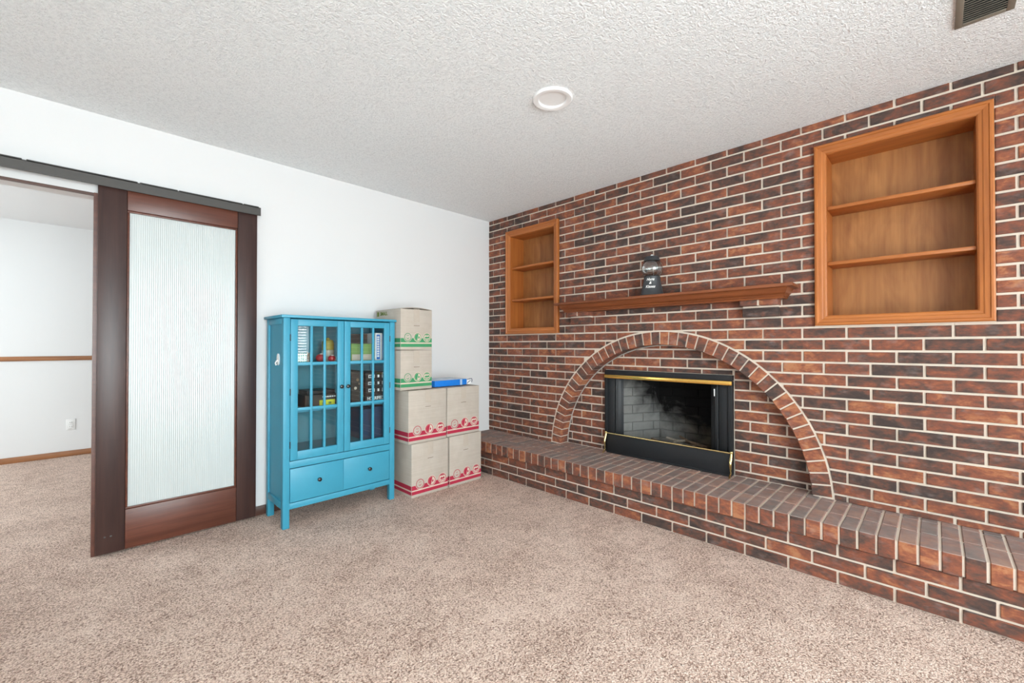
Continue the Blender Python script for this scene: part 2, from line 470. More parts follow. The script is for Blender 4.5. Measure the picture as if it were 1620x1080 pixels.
# windows (behind the camera, they light the room and show as reflections)
for i, w in enumerate(WIN):
    r = empty('window_%d' % (i + 1))
    n_ = ['window with blinds beside the brick wall, opposite the cabinet', 'wide window without blinds, opposite the cabinet',
          'window of the room beyond the doorway'][i]
    tag(r, 'white framed ' + n_, 'window', kind='structure')
    front = w[0] == 'front'
    base = RY0 if front else RX0
    def WB(name, mat, u0, u1, d0, d1, z0, z1):
        if front: return BX(name, mat, r, u0, u1, base + d0, base + d1, z0, z1)
        return BX(name, mat, r, base + d0, base + d1, u0, u1, z0, z1)
    u0, u1, z0, z1 = w[1:]
    WB('frame', M['white_gloss'], u0, u0 + 0.05, -0.1, 0.015, z0, z1); WB('frame', M['white_gloss'], u1 - 0.05, u1, -0.1, 0.015, z0, z1)
    WB('frame', M['white_gloss'], u0 + 0.05, u1 - 0.05, -0.1, 0.015, z0, z0 + 0.05); WB('frame', M['white_gloss'], u0 + 0.05, u1 - 0.05, -0.1, 0.015, z1 - 0.05, z1)
    WB('glass_pane', M['glass'], u0 + 0.05, u1 - 0.05, -0.062, -0.058, z0 + 0.05, z1 - 0.05)
    if i == 0:      # open horizontal blind
        for k in range(27):
            zz = z0 + 0.08 + k * 0.05
            m = MB(); m.box(u0 + 0.055, u1 - 0.055, -0.024, 0.024, -0.001, 0.001); m.build('blind_slat', M['blind'], r, loc=(0, RY0 - 0.004, zz), rot=(math.radians(-40), 0, 0))
    nu = 4
    for k in range(1, nu):
        uu = u0 + (u1 - u0) * k / nu
        WB('muntin', M['white_gloss'], uu - 0.012, uu + 0.012, -0.055, -0.03, z0 + 0.05, z1 - 0.05)
    zz = (z0 + z1) / 2
    WB('muntin', M['white_gloss'], u0 + 0.05, u1 - 0.05, -0.056, -0.029, zz - 0.014, zz + 0.014)

# doorway liner, baseboards, chair rail
j = empty('trim_1'); tag(j, 'brown wooden liner of the doorway beside the sliding door', 'door frame', kind='structure')
BX('jamb', M['espresso_x'], j, OX1 - 0.014, OX1 + 0.004, -0.0135, 0.124, 0.0, OZ)
BX('jamb', M['trim_d'], j, OX0, OX0 + 0.014, -0.004, 0.124, 0.0, OZ)
BX('head', M['trim_d'], j, OX0 + 0.014, OX1 - 0.014, -0.006, 0.012, OZ - 0.014, OZ)
BX('head', M['white'], j, OX0 + 0.014, OX1 - 0.014, 0.012, 0.124, OZ - 0.010, OZ)
tag(BX('baseboard_back', M['trim_d'], None, OX1, -0.43, -0.013, 0.0, 0.0, 0.062, 0.003), 'dark brown baseboard along the white wall behind the cabinet', 'baseboard', kind='structure')
tag(BX('baseboard_far_room', M['trim'], None, RX0, 0.7, BY1 - 0.014, BY1, 0.0, 0.058, 0.003), 'brown wooden baseboard of the room beyond the doorway', 'baseboard', kind='structure')
cr = MB(); cr.box(RX0, 0.7, BY1 - 0.016, BY1, 1.012, 1.058, 0.004); cr.box(RX0, 0.7, BY1 - 0.024, BY1 - 0.016, 1.022, 1.046, 0.003)
tag(cr.build('trim_2', M['trim'], None, True), 'brown wooden chair rail across the far white wall', 'chair rail', kind='structure')

# ------------------------------------------------------------------ brick wall
def zc_out(y, R):
    d = R * R - (y - AY) ** 2
    return AZ + math.sqrt(d) if d > 0 else -1e9

NICHES = [dict(y0=-0.936, y1=-0.268, z0=1.281, z1=2.306, sh=(1.945, 1.625)), dict(y0=-3.531, y1=-2.834, z0=1.284, z1=2.323, sh=(1.968, 1.649))]
def sub_rect(rects, h):
    out = []
    for (a, b, c, d) in rects:
        if b <= h[0] or a >= h[1] or d <= h[2] or c >= h[3]: out.append((a, b, c, d)); continue
        if a < h[0]: out.append((a, h[0], c, d))
        if b > h[1]: out.append((h[1], b, c, d))
        aa, bb = max(a, h[0]), min(b, h[1])
        if c < h[2]: out.append((aa, bb, c, h[2]))
        if d > h[3]: out.append((aa, bb, h[3], d))
    return [r for r in out if r[1] - r[0] > 0.012 and r[3] - r[2] > 0.010]

def arch_clip(r, R):
    """part of rectangle (y0,y1,z0,z1) outside the arch circle -> list of polygons (y,z)"""
    a, b, c, d = r
    if min(abs(a - AY), abs(b - AY)) > R and (a - AY) * (b - AY) > 0: return [[(a, c), (b, c), (b, d), (a, d)]]
    if c >= AZ + R: return [[(a, c), (b, c), (b, d), (a, d)]]
    ys = {a, b}
    for z in (c, d):
        q = R * R - (z - AZ) ** 2
        if q > 0:
            for sg in (-1, 1):
                y = AY + sg * math.sqrt(q)
                if a < y < b: ys.add(y)
    ys = sorted(ys); fine = []
    for p, q in zip(ys, ys[1:]):
        n = max(1, int((q - p) / 0.035))
        fine += [p + (q - p) * i / n for i in range(n)]
    fine.append(ys[-1])
    low = [(y, max(c, zc_out(y, R))) for y in fine]
    polys, cur = [], []
    for (y, z) in low:
        if z < d - 1e-4: cur.append((y, z))
        else:
            if cur: cur.append((y, d)); polys.append(cur)
            cur = [(y, d)]
    if len(cur) > 1: polys.append(cur)
    res = []
    for pl in polys:
        if len(pl) < 2: continue
        w = pl[-1][0] - pl[0][0]
        area = sum((pl[i + 1][0] - pl[i][0]) * (2 * d - pl[i][1] - pl[i + 1][1]) / 2 for i in range(len(pl) - 1))
        if w < 0.014 or area < 0.0004: continue
        top = []
        if pl[-1][1] < d - 1e-4: top.append((pl[-1][0], d))
        if pl[0][1] < d - 1e-4: top.append((pl[0][0], d))
        res.append(pl + top)
    return res

def brick_from_poly(pts, x_front, depth, proud, bev=0.0022):
    """prism with a slightly rounded front edge; pts (y,z) in order; returns bmesh centred on its middle"""
    cy = sum(p[0] for p in pts) / len(pts); cz = sum(p[1] for p in pts) / len(pts)
    b = bmesh.new(); n = len(pts)
    def ring(k, x): return [b.verts.new((x, cy + (p[0] - cy) * k[0] - cy, cz + (p[1] - cz) * k[1] - cz)) for p in pts]
    w = max(p[0] for p in pts) - min(p[0] for p in pts); h = max(p[1] for p in pts) - min(p[1] for p in pts)
    k = (max(0.5, 1 - 2 * bev / w), max(0.5, 1 - 2 * bev / h))
    f = ring(k, -proud); m = ring((1, 1), bev - proud); r = ring((1, 1), depth)
    b.faces.new(f)
    for A, B in ((f, m), (m, r)):
        for i in range(n): b.faces.new((A[i], A[(i + 1) % n], B[(i + 1) % n], B[i]))
    bmesh.ops.recalc_face_normals(b, faces=b.faces)
    return b, (x_front, cy, cz)

ca, sa = math.cos(YAW), math.sin(YAW)
def project(x, y, z):
    dx, dy, dz = x - CAM.x, y - CAM.y, z - CAM.z
    dep = dx * sa + dy * ca
    if dep < 0.05: return None
    return 810 + F_PX * (dx * ca - dy * sa) / dep, 546 - F_PX * dz / dep

wall = empty('wall_right')
tag(wall, 'red and dark flashed brick wall with cream mortar joints', 'brick wall', kind='structure')
# mortar sheet with openings for the two niches and the arch
ycols = sorted({RY0, 0.0, *[n['y0'] + 0.03 for n in NICHES], *[n['y1'] - 0.03 for n in NICHES]} | {AY + 0.985 * math.cos(t * PI / 48) for t in range(49)})
mm = MB()
MX = 0.0075
for p, q in zip(ycols, ycols[1:]):
    mid = (p + q) / 2
    inn = [n for n in NICHES if n['y0'] + 0.03 - 1e-6 <= p and q <= n['y1'] - 0.03 + 1e-6]
    zp, zq = max(0, zc_out(p, 0.985)), max(0, zc_out(q, 0.985))
    if zp == 0 and abs(p - (AY - 0.985)) < 1e-6: zp = AZ
    segs = [((zp, zq), (H, H))]
    if inn:
        n = inn[0]; segs = [((zp, zq), (n['z0'] + 0.03,) * 2), ((n['z1'] - 0.03,) * 2, (H, H))]
    for lo, hi in segs:
        v = [mm.bm.verts.new(c) for c in ((MX, p, lo[0]), (MX, q, lo[1]), (MX, q, hi[1]), (MX, p, hi[0]))]
        mm.bm.faces.new(v)
mm.build('mortar', M['mortar'], wall)

G = 0.0060
cands = []
for row in range(-18, 15):
    zt_, zb_ = ZJ0 - row * COURSE - G, ZJ0 - (row + 1) * COURSE + G
    zt_ = min(zt_, H - 0.001); zb_ = max(zb_, ZT + 0.002)
    if zt_ - zb_ < 0.008: continue
    off = S0 + (BL / 2 if row % 2 else 0)
    k = -2
    while True:
        s0, s1 = off + k * BL + G, off + (k + 1) * BL - G
        k += 1
        if s1 < 0.01: continue
        if s0 > -RY0 - 0.02: break
        s0 = max(s0, 0.002); s1 = min(s1, -RY0 - 0.002)
        jt = lambda: random.uniform(-0.0012, 0.0012)
        rects = [(-s1 + jt(), -s0 + jt(), zb_ + jt() * 0.7, zt_ + jt() * 0.7)]
        full = len(rects) == 1
        for n in NICHES: rects = sub_rect(rects, (n['y0'] - 0.004, n['y1'] + 0.004, n['z0'] - 0.004, n['z1'] + 0.004))
        for r in rects:
            for poly in arch_clip(r, RO + 0.013):
                pr = [project(0, y, z) for y, z in poly]
                area = 0
                if all(pr):
                    cx = sum(q[0] for q in pr) / len(pr); cyy = sum(q[1] for q in pr) / len(pr)
                    if -20 < cx < 1640 and -20 < cyy < 1100:
                        area = abs(sum(pr[i][0] * pr[(i + 1) % len(pr)][1] - pr[(i + 1) % len(pr)][0] * pr[i][1] for i in range(len(pr)))) / 2
                cands.append((area, poly))
cands.sort(key=lambda t: -t[0])
rest = MB()
for i, (area, poly) in enumerate(cands):
    b, loc = brick_from_poly(poly, 0.0, 0.03, random.uniform(-0.0012, 0.002))
    if i < 300 and area > 0:
        me = bpy.data.meshes.new('brick'); b.to_mesh(me); b.free(); me.materials.append(M['brick'])
        link('brick', me, wall, loc)
    else:
        rest.merge(b, Matrix.Translation(loc))
tag(rest.build('bricks', M['brick'], wall), kind='stuff')

# ------------------------------------------------------------------ built-in oak niches in the brick wall
def niche(n, label):
    y0, y1, z0, z1 = n['y0'], n['y1'], n['z0'], n['z1']
    r = empty('wall_shelf_niche', (0, (y0 + y1) / 2, z0))
    tag(r, label, 'shelf', 'oak shelf niches in the brick wall')
    oy, oz = (y0 + y1) / 2, z0
    a0, a1, c0, c1 = y0 - oy, y1 - oy, 0.0, z1 - z0
    fw = 0.056
    # moulded casing, four mitred lengths: profile (distance from outer edge, projection)
    prof = [(0, 0.006), (0, -0.020), (0.006, -0.024), (0.014, -0.024), (0.018, -0.019), (0.034, -0.017), (0.039, -0.013), (0.050, -0.011), (fw, -0.006), (fw, 0.006)]
    def side(name, mat, P0, P1, n0, n1):
        b = bmesh.new(); A = []; B = []
        for d, x in prof:
            A.append(b.verts.new((x, P0[0] + n0[0] * d, P0[1] + n0[1] * d))); B.append(b.verts.new((x, P1[0] + n1[0] * d, P1[1] + n1[1] * d)))
        k = len(prof)
        for i in range(k): b.faces.new((A[i], A[(i + 1) % k], B[(i + 1) % k], B[i]))
        b.faces.new(A); b.faces.new(B)
        bmesh.ops.recalc_face_normals(b, faces=b.faces)
        m = MB(); m.merge(b); m.build(name, mat, r)
    side('casing', M['oak_y'], (a0, c0), (a1, c0), (1, 1), (-1, 1))
    side('casing', M['oak_y'], (a0, c1), (a1, c1), (1, -1), (-1, -1))
    side('casing', M['oak_z'], (a0, c0), (a0, c1), (1, 1), (1, -1))
    side('casing', M['oak_z'], (a1, c0), (a1, c1), (-1, 1), (-1, -1))
    i0, i1, k0, k1 = a0 + fw, a1 - fw, c0 + fw, c1 - fw
    D = 0.185
    t = 0.016
    BX('side_board', M['oak_z'], r, 0.004, D, i0 - t, i0 + 0.001, k0 - t, k1 + t)
    BX('side_board', M['oak_z'], r, 0.004, D, i1 - 0.001, i1 + t, k0 - t, k1 + t)
    BX('top_board', M['oak_y'], r, 0.004, D, i0 + 0.001, i1 - 0.001, k1 - 0.001, k1 + t)
    BX('bottom_board', M['oak_y'], r, 0.004, D, i0 + 0.001, i1 - 0.001, k0 - t, k0 + 0.001)
    BX('back_board', M['oak_back'], r, D, D + 0.01, i0 - t, i1 + t, k0 - t, k1 + t)
    for s in n['sh']:
        BX('shelf', M['oak_y'], r, 0.012, D, i0 + 0.0012, i1 - 0.0012, s - z0 - 0.019, s - z0, 0.002)
    return r
niche(NICHES[0], 'narrow oak shelf niche left of the mantel, in the brick wall corner')
niche(NICHES[1], 'large oak shelf niche right of the mantel in the brick wall')

# ------------------------------------------------------------------ hearth
hr = empty('hearth', (-0.2, -2.7, 0)); HO = Vector((-0.2, -2.7, 0))
tag(hr, 'long raised brick hearth running along the foot of the brick wall', 'hearth')
core = MB()
core.box(-DF + 0.007, 0.1 , RY0, 0, ZB + 0.004, ZT - 0.004); core.box(-DF + 0.027, 0.0, RY0, 0, 0, ZB + 0.004)
bmesh.ops.translate(core.bm, vec=-HO, verts=core.bm.verts)
core.build('mortar_core', M['mortar'], hr)
TB = 0.0694
def shared_box(name, sx, sy, sz, mat, bev=0.003):
    m = MB(); m.box(-sx / 2, sx / 2, -sy / 2, sy / 2, -sz / 2, sz / 2, bev, 1)
    return m.mesh(name, mat)
rows = [(-DF, -0.2365, ZB, ZT), (-0.2275, -0.0525, ZT - 0.05, ZT), (-0.0435, 0.098, ZT - 0.05, ZT)]
NT_ = int(-RY0 / TB)
for ri, (xa, xb, za, zb_) in enumerate(rows):
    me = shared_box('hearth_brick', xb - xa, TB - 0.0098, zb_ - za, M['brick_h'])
    for i in range(NT_):
        yc = -(0.0067 + (i + 0.5) * TB)
        if yc - TB / 2 < RY0 or yc > -0.03: continue
        link('paver_brick', me, hr, Vector(((xa + xb) / 2, yc + random.uniform(-0.0008, 0.0008), (za + zb_) / 2 + random.uniform(-0.001, 0.001))) - HO)
me = shared_box('base_brick', 0.04, BL - 0.0112, COURSE - 0.0112, M['brick'], 0.002)
for k in range(3):
    off = 0.0698 + (BL / 2 if k % 2 else 0)
    zc_ = ZB - (k + 0.5) * COURSE
    n = -1
    while off + (n + 1) * BL < -RY0:
        yc = -(off + (n + 0.5) * BL); n += 1
        if yc > -0.1: continue
        link('base_brick', me, hr, Vector((-DF + 0.02 + 0.02, yc, zc_)) - HO)

# ------------------------------------------------------------------ fireplace: arch, recessed panel, firebox
fp = empty('fireplace', (0.05, AY, ZT)); FO = Vector((0.05, AY, ZT))
tag(fp, 'brick arch fireplace with black metal firebox in the brick wall', 'fireplace')
def FB(name, mat, x0, x1, y0, y1, z0, z1, bev=0.0, parent=None):
    m = MB().box(x0, x1, y0, y1, z0, z1, bev)
    bmesh.ops.translate(m.bm, vec=-FO, verts=m.bm.verts)
    return m.build(name, mat, parent or fp, smooth=bev > 0)
# arch bricks: one wedge, turned about the arch centre
NA = 44
t0 = math.asin((ZT + 0.004 - AZ) / 0.98); dt = (PI - 2 * t0) / NA
w = bmesh.new()
hi_, lo_ = dt / 2 - 0.0048 / RO, dt / 2 - 0.0048 / RI
def ringpt(x, R, t): return (x, R * math.sin(t), R * math.cos(t))
bevx = 0.003
pts = []
for x, k in ((0.0, 1), (bevx, 0)):
    e = 0.003 * k
    pts.append([w.verts.new(ringpt(x, RI + e, -lo_ + e)), w.verts.new(ringpt(x, RO - e, -hi_ + e)), w.verts.new(ringpt(x, RO - e, hi_ - e)), w.verts.new(ringpt(x, RI + e, lo_ - e))])
pts.append([w.verts.new(ringpt(PX + 0.01, R, t)) for R, t in ((RI, -lo_), (RO, -hi_), (RO, hi_), (RI, lo_))])
w.faces.new(pts[0]); w.faces.new(pts[2])
for A, B in zip(pts, pts[1:]):
    for i in range(4): w.faces.new((A[i], A[(i + 1) % 4], B[(i + 1) % 4], B[i]))
bmesh.ops.recalc_face_normals(w, faces=w.faces)
wm = bpy.data.meshes.new('arch_brick'); w.to_mesh(wm); w.free(); wm.materials.append(M['brick_a'])
for i in range(NA):
    th = -PI / 2 + t0 + (i + 0.5) * dt         # 0 = crown
    link('arch_brick', wm, fp, Vector((random.uniform(-0.0015, 0.0005), AY, AZ)) - FO, (-th, 0, 0))
am = MB()
NS = 72
def arc(i): 
    t = -PI / 2 + (PI) * i / NS
    return math.sin(t), math.cos(t)
for i in range(NS):
    (s0, c0), (s1, c1) = arc(i), arc(i + 1)
    R0, R1, xa, xb = RI + 0.005, RO + 0.016, 0.006, PX + 0.02
    V = lambda x, R, s, c: am.bm.verts.new((x, AY + R * s - AY, AZ + R * c - ZT))
    f = [V(xa - 0.05, R0, s0, c0), V(xa - 0.05, R1, s0, c0), V(xa - 0.05, R1, s1, c1), V(xa - 0.05, R0, s1, c1)]
    g = [V(xb - 0.05, R0, s0, c0), V(xb - 0.05, R0, s1, c1)]
    am.bm.faces.new(f); am.bm.faces.new((f[0], f[3], g[1], g[0]))
bmesh.ops.remove_doubles(am.bm, verts=am.bm.verts, dist=1e-5)
am.build('arch_mortar', M['mortar'], fp)
m = MB(); m.tube([Vector((PX + 0.002, AY + (RI - 0.002) * math.sin(t), AZ + (RI - 0.002) * math.cos(t))) - FO for t in [-PI / 2 + t0 + (PI - 2 * t0) * k / 60 for k in range(61)]], 0.0075, 6)
m.build('caulk_joint', M['mortar_g'], fp)
# panel mortar and bricks
FY0, FY1, FZ1 = -2.355, -1.358, 0.966      # firebox facing
pm = MB()
def quad(x, a, b, c, d):
    pm.bm.faces.new([pm.bm.verts.new(Vector(q) - FO) for q in ((x, a, c), (x, b, c), (x, b, d), (x, a, d))])
quad(PX + 0.007, AY - 0.97, FY0 + 0.01, 0.2, 1.22); quad(PX + 0.007, FY1 - 0.01, AY + 0.97, 0.2, 1.22); quad(PX + 0.007, FY0 + 0.01, FY1 - 0.01, FZ1 - 0.01, 1.22)
pm.build('panel_mortar', M['mortar'], fp)
for row in range(0, 15):
    zt_, zb_ = ZJ0 - row * COURSE - G, max(ZT + 0.002, ZJ0 - (row + 1) * COURSE + G)
    if zt_ - zb_ < 0.008 or zb_ > 1.18: continue
    off = S0 + (BL / 2 if row % 2 else 0)
    for k in range(-1, 30):
        s0, s1 = off + k * BL + G, off + (k + 1) * BL - G
        rects = [(-s1, -s0, zb_, zt_)]
        rects = sub_rect(rects, (FY0 - 0.008, FY1 + 0.008, 0, FZ1 + 0.004))
        for r in rects:
            R = 0.955
            far = min(math.hypot(y - AY, r[2] - AZ) for y in (r[0], r[1], min(max(AY, r[0]), r[1])))
            if far > R - 0.01: continue
            zz = max(r[0], AY - 0.975), min(r[1], AY + 0.975)
            if zz[1] - zz[0] < 0.012: continue
            poly = [(zz[0], r[2]), (zz[1], r[2]), (zz[1], r[3]), (zz[0], r[3])]
            b, loc = brick_from_poly(poly, PX, 0.02, random.uniform(-0.001, 0.0015))
            me = bpy.data.meshes.new('panel_brick'); b.to_mesh(me); b.free(); me.materials.append(M['brick'])
            link('panel_brick', me, fp, Vector(loc) - FO)
# corbels under the mantel
for yc in (-1.194, -2.556):
    FB('corbel_brick', M['brick_c'], -0.042, 0.005, yc - 0.100, yc + 0.100, ZJ0 + COURSE + G, ZJ0 + 2 * COURSE - G, 0.003)
    FB('corbel_mortar', M['mortar'], -0.037, 0.005, yc - 0.098, yc + 0.098, ZJ0 + 2 * COURSE - G - 0.001, ZJ0 + 2 * COURSE + G + 0.001)
    for a, b_ in ((-0.104, -0.006), (0.006, 0.104)):
        FB('corbel_brick', M['brick_c'], -0.086, 0.005, yc + a, yc + b_, ZJ0 + 2 * COURSE + G, ZJ0 + 2 * COURSE + 0.052, 0.003)
    FB('corbel_mortar', M['mortar'], -0.081, 0.005, yc - 0.007, yc + 0.007, ZJ0 + 2 * COURSE + G, ZJ0 + 2 * COURSE + 0.052)
# firebox shell: splayed brick walls, sooty
fbx = MB()
IY0, IY1, KY0, KY1, XF, XK, IT = -2.325, -1.388, -2.16, -1.605, 0.115, 0.56, 1.02
def q4(*P):
    fbx.bm.faces.new([fbx.bm.verts.new(Vector(p) - FO) for p in P])
z0 = ZT - 0.002
q4((XF, IY1, z0), (XK, KY1, z0), (XK, KY1, IT), (XF, IY1, IT)); q4((XF, IY0, z0), (XK, KY0, z0), (XK, KY0, IT), (XF, IY0, IT))
q4((XK, KY0, z0), (XK, KY1, z0), (XK, KY1, IT), (XK, KY0, IT)); q4((XF, IY0, IT), (XF, IY1, IT), (XK, KY1, IT), (XK, KY0, IT))
q4((XF, IY0, z0 + 0.004), (XF, IY1, z0 + 0.004), (XK, KY1, z0 + 0.004), (XK, KY0, z0 + 0.004))
fbo = fbx.build('firebox', M['soot_mortar'], fp)
def fire_wall(P, Q, inward):
    d = Vector((Q[0] - P[0], Q[1] - P[1], 0)); Lw = d.length; d.normalize()
    nrm = Vector(inward)
    ang = math.atan2(d.y, d.x)
    bw, bh, g = 0.215, 0.074, 0.006
    for r in range(9):
        u = 0.002 - (bw / 2 if r % 2 else 0)
        while u < Lw - 0.01:
            a, b_ = max(u, 0.002), min(u + bw - g, Lw - 0.002)
            u += bw
            if b_ - a < 0.02: continue
            za = ZT + 0.004 + r * bh; zb_ = za + bh - g
            m = MB(); m.box(-(b_ - a) / 2, (b_ - a) / 2, -0.006, 0.006, -(zb_ - za) / 2, (zb_ - za) / 2, 0.0025, 1)
            c = Vector((P[0], P[1], 0)) + d * ((a + b_) / 2) + nrm * random.uniform(0.001, 0.0035) + Vector((0, 0, (za + zb_) / 2))
            m.build('firebrick', M['firebrick'], fbo, loc=c - FO, rot=(0, 0, ang))
fire_wall((XF, IY1), (XK, KY1), (-0.3, -0.9, 0)); fire_wall((XF, IY0), (XK, KY0), (-0.3, 0.9, 0)); fire_wall((XK, KY0), (XK, KY1), (-1, 0, 0))
# ash bed and burnt ends
ab = bmesh.new()
bmesh.ops.create_grid(ab, x_segments=36, y_segments=60, size=0.5)
for v in ab.verts:
    u, q = v.co.x + 0.5, v.co.y + 0.5
    x = 0.15 + u * (XK - 0.02 - 0.15); k = (x - XF) / (XK - XF)
    ya, yb = IY0 + (KY0 - IY0) * k + 0.02, IY1 + (KY1 - IY1) * k - 0.02
    hgt = 0.025 + 0.05 * math.sin(PI * u) * math.sin(PI * q) + random.uniform(0, 0.022)
    v.co = Vector((x, ya + (yb - ya) * q, ZT + hgt)) - FO
m = MB(); m.merge(ab); tag(m.build('ash_bed', M['ash'], fp, True), kind='stuff')
for k in range(9):
    x, y = random.uniform(0.22, 0.46), random.uniform(-2.1, -1.6); a = random.uniform(0, PI); l = random.uniform(0.04, 0.11)
    dx, dy = math.cos(a) * l, math.sin(a) * l
    m = MB(); m.tube([Vector((x - dx, y - dy, ZT + 0.075 + random.uniform(0, .03))) - FO, Vector((x, y, ZT + 0.10)) - FO, Vector((x + dx, y + dy, ZT + 0.08 + random.uniform(0, .05))) - FO], [0.010, 0.014, 0.008], 7)
    m.build('charred_stick', M['charred'] if k % 3 else M['ash'], fp)
# black facing, brass strip, folded doors
FB('facing_top', M['black'], 0.078, 0.12, FY0, FY1, 0.928, FZ1, 0.003)
FB('facing_side', M['black'], 0.078, 0.12, FY0, FY0 + 0.026, ZT, 0.926, 0.003)
FB('facing_side', M['black'], 0.078, 0.12, FY1 - 0.026, FY1, ZT, 0.926, 0.003)
FB('facing_bottom', M['black'], 0.08, 0.12, FY0 + 0.027, FY1 - 0.027, ZT, ZT + 0.05, 0.003)
FB('brass_strip', M['brass'], 0.068, 0.082, FY0, FY1, 0.899, 0.9275, 0.004)
def panel(P, Q, z0, z1, t=0.012):
    d = Vector((Q[0] - P[0], Q[1] - P[1], 0)); L = d.length; a = math.atan2(d.y, d.x); mid = Vector(((P[0] + Q[0]) / 2, (P[1] + Q[1]) / 2, (z0 + z1) / 2))
    h = (z1 - z0) / 2; m = MB(); m.box(-L / 2, L / 2, -t / 2, t / 2, -h, h, 0.002)
    m.box(-L / 2 + 0.012, L / 2 - 0.012, -t / 2 - 0.003, t / 2 + 0.003, -h + 0.02, h - 0.02, 0.002)
    return m.build('folding_door', M['black'], fp, True, mid - FO, (0, 0, a))
panel((0.098, -2.331), (0.108, -2.262), ZT + 0.052, 0.895); pr = panel((0.104, -2.254), (0.150, -2.196), ZT + 0.052, 0.895)
panel((0.098, -1.382), (0.112, -1.438), ZT + 0.052, 0.895); panel((0.106, -1.446), (0.150, -1.494), ZT + 0.052, 0.895)
m = MB(); m.tube([Vector((0.112, -2.228, 0.815)) - FO, Vector((0.110, -2.228, 0.865)) - FO], 0.0045, 8); m.build('door_pull', M['white_gloss'], fp)

# mantel shelf on the corbels
mt = empty('mantel_shelf', (0, -1.887, 1.45)); 
tag(mt, 'reddish oak mantel shelf with crown moulding above the arch', 'mantel')
MD = 0.178
top = MB(); top.box(-MD, -0.002, -0.870, 0.870, 0.060, 0.080, 0.004); top.build('top_board', M['mantel'], mt, True)
prof = [(-0.100, 0.0), (-0.105, 0.010), (-0.112, 0.012), (-0.118, 0.022), (-0.132, 0.030), (-0.142, 0.042), (-0.148, 0.052), (-0.155, 0.060)]
cm = bmesh.new(); ringsA = []
def end_y(i): return 0.870 - 0.03 + (abs(prof[i][0]) - 0.155) * 0.6
L_ = []; R_ = []; LB = []; RB = []
for i, (x, z) in enumerate(prof):
    e = end_y(i)
    L_.append(cm.verts.new((x, -e, z))); R_.append(cm.verts.new((x, e, z))); LB.append(cm.verts.new((-0.002, -e, z))); RB.append(cm.verts.new((-0.002, e, z)))
for i in range(len(prof) - 1):
    cm.faces.new((L_[i], L_[i + 1], R_[i + 1], R_[i])); cm.faces.new((L_[i], LB[i], LB[i + 1], L_[i + 1])); cm.faces.new((R_[i], R_[i + 1], RB[i + 1], RB[i])); cm.faces.new((LB[i], RB[i], RB[i + 1], LB[i + 1]))
cm.faces.new((L_[0], R_[0], RB[0], LB[0])); cm.faces.new((L_[-1], LB[-1], RB[-1], R_[-1]))
bmesh.ops.recalc_face_normals(cm, faces=cm.faces)
m = MB(); m.merge(cm); m.build('crown_moulding', M['mantel'], mt)

# fender screen standing on the hearth
fd = empty('fender_screen', (0.03, -1.882, ZT))
tag(fd, 'low black fender screen with brass rail and curved brass legs', 'fender screen')
for s in (-1, 1):
    y = s * 0.481
    pts = [(0.002, y, 0.165), (0.0, y, 0.150), (-0.006, y, 0.130), (-0.018, y, 0.105), (-0.022, y, 0.080), (-0.014, y, 0.052), (-0.016, y, 0.028), (-0.034, y, 0.012), (-0.046, y, 0.006)]
    m = MB(); m.tube(pts, [0.008, 0.008, 0.0095, 0.0095, 0.0085, 0.006, 0.0055, 0.0065, 0.0055], 12); m.build('leg', M['brass_pale'], fd, True)
    m = MB(); m.lathe([(0, 0.158), (0.010, 0.158), (0.012, 0.165), (0.009, 0.172), (0, 0.174)], 14, (0.002, y, 0)); m.build('finial', M['brass_pale'], fd, True)
m = MB(); m.tube([(0.002, -0.481, 0.160), (0.002, 0.481, 0.160)], 0.0062, 12); m.build('rail', M['brass_pale'], fd, True)
BX('screen_panel', M['black'], fd, 0.008, 0.014, -0.476, 0.476, 0.004, 0.155, 0.002)
BX('screen_border', M['black'], fd, 0.004, 0.016, -0.480, 0.480, 0.002, 0.014, 0.002)

# ------------------------------------------------------------------ gumball machine on the mantel
def text_mesh(txt, size, depth=0.0006, bold=0.0, align='CENTER', shear=0.0, sx=1.0):
    cu = bpy.data.curves.new('lettering', 'FONT'); cu.body = txt; cu.size = size; cu.extrude = depth; cu.offset = bold
    cu.align_x = align; cu.align_y = 'CENTER'; cu.shear = shear; cu.resolution_u = 3
    o = bpy.data.objects.new('t', cu); C.objects.link(o)
    bpy.context.view_layer.update()
    me = bpy.data.meshes.new_from_object(o.evaluated_get(bpy.context.evaluated_depsgraph_get()))
    bpy.data.objects.remove(o, do_unlink=True)
    if sx != 1.0:
        for v in me.vertices: v.co.x *= sx
    return me

def put_text(parent, txt, size, mat, loc, rot, name='lettering', **kw):
    me = text_mesh(txt, size, **kw); me.materials.clear(); me.materials.append(mat)
    return link(name, me, parent, loc, rot)

gm = empty('gumball_machine', (-0.092, -1.868, 1.531))
tag(gm, 'black gumball machine with empty glass globe on the mantel', 'gumball machine')
m = MB(); m.lathe([(0, 0), (0.082, 0), (0.084, 0.004), (0.083, 0.010), (0.078, 0.016), (0.056, 0.128), (0.058, 0.134), (0.054, 0.140), (0, 0.140)], 40); m.build('base', M['gum'], gm, True)
m = MB(); gp = []
for i in range(25):
    a = -PI / 2 + 0.62 + (PI - 1.30) * i / 24
    gp.append((0.076 * math.cos(a), 0.198 + 0.072 * math.sin(a)))
gp2 = [(r - 0.002, z) for r, z in reversed(gp)]
m.lathe(gp + gp2 + [gp[0]], 40); m.build('globe', M['globe'], gm, True)
m = MB(); m.lathe([(0, 0.252), (0.056, 0.252), (0.058, 0.256), (0.054, 0.262), (0.052, 0.275), (0.044, 0.284), (0.018, 0.288), (0, 0.288)], 36); lid = m.build('lid', M['gum'], gm, True)
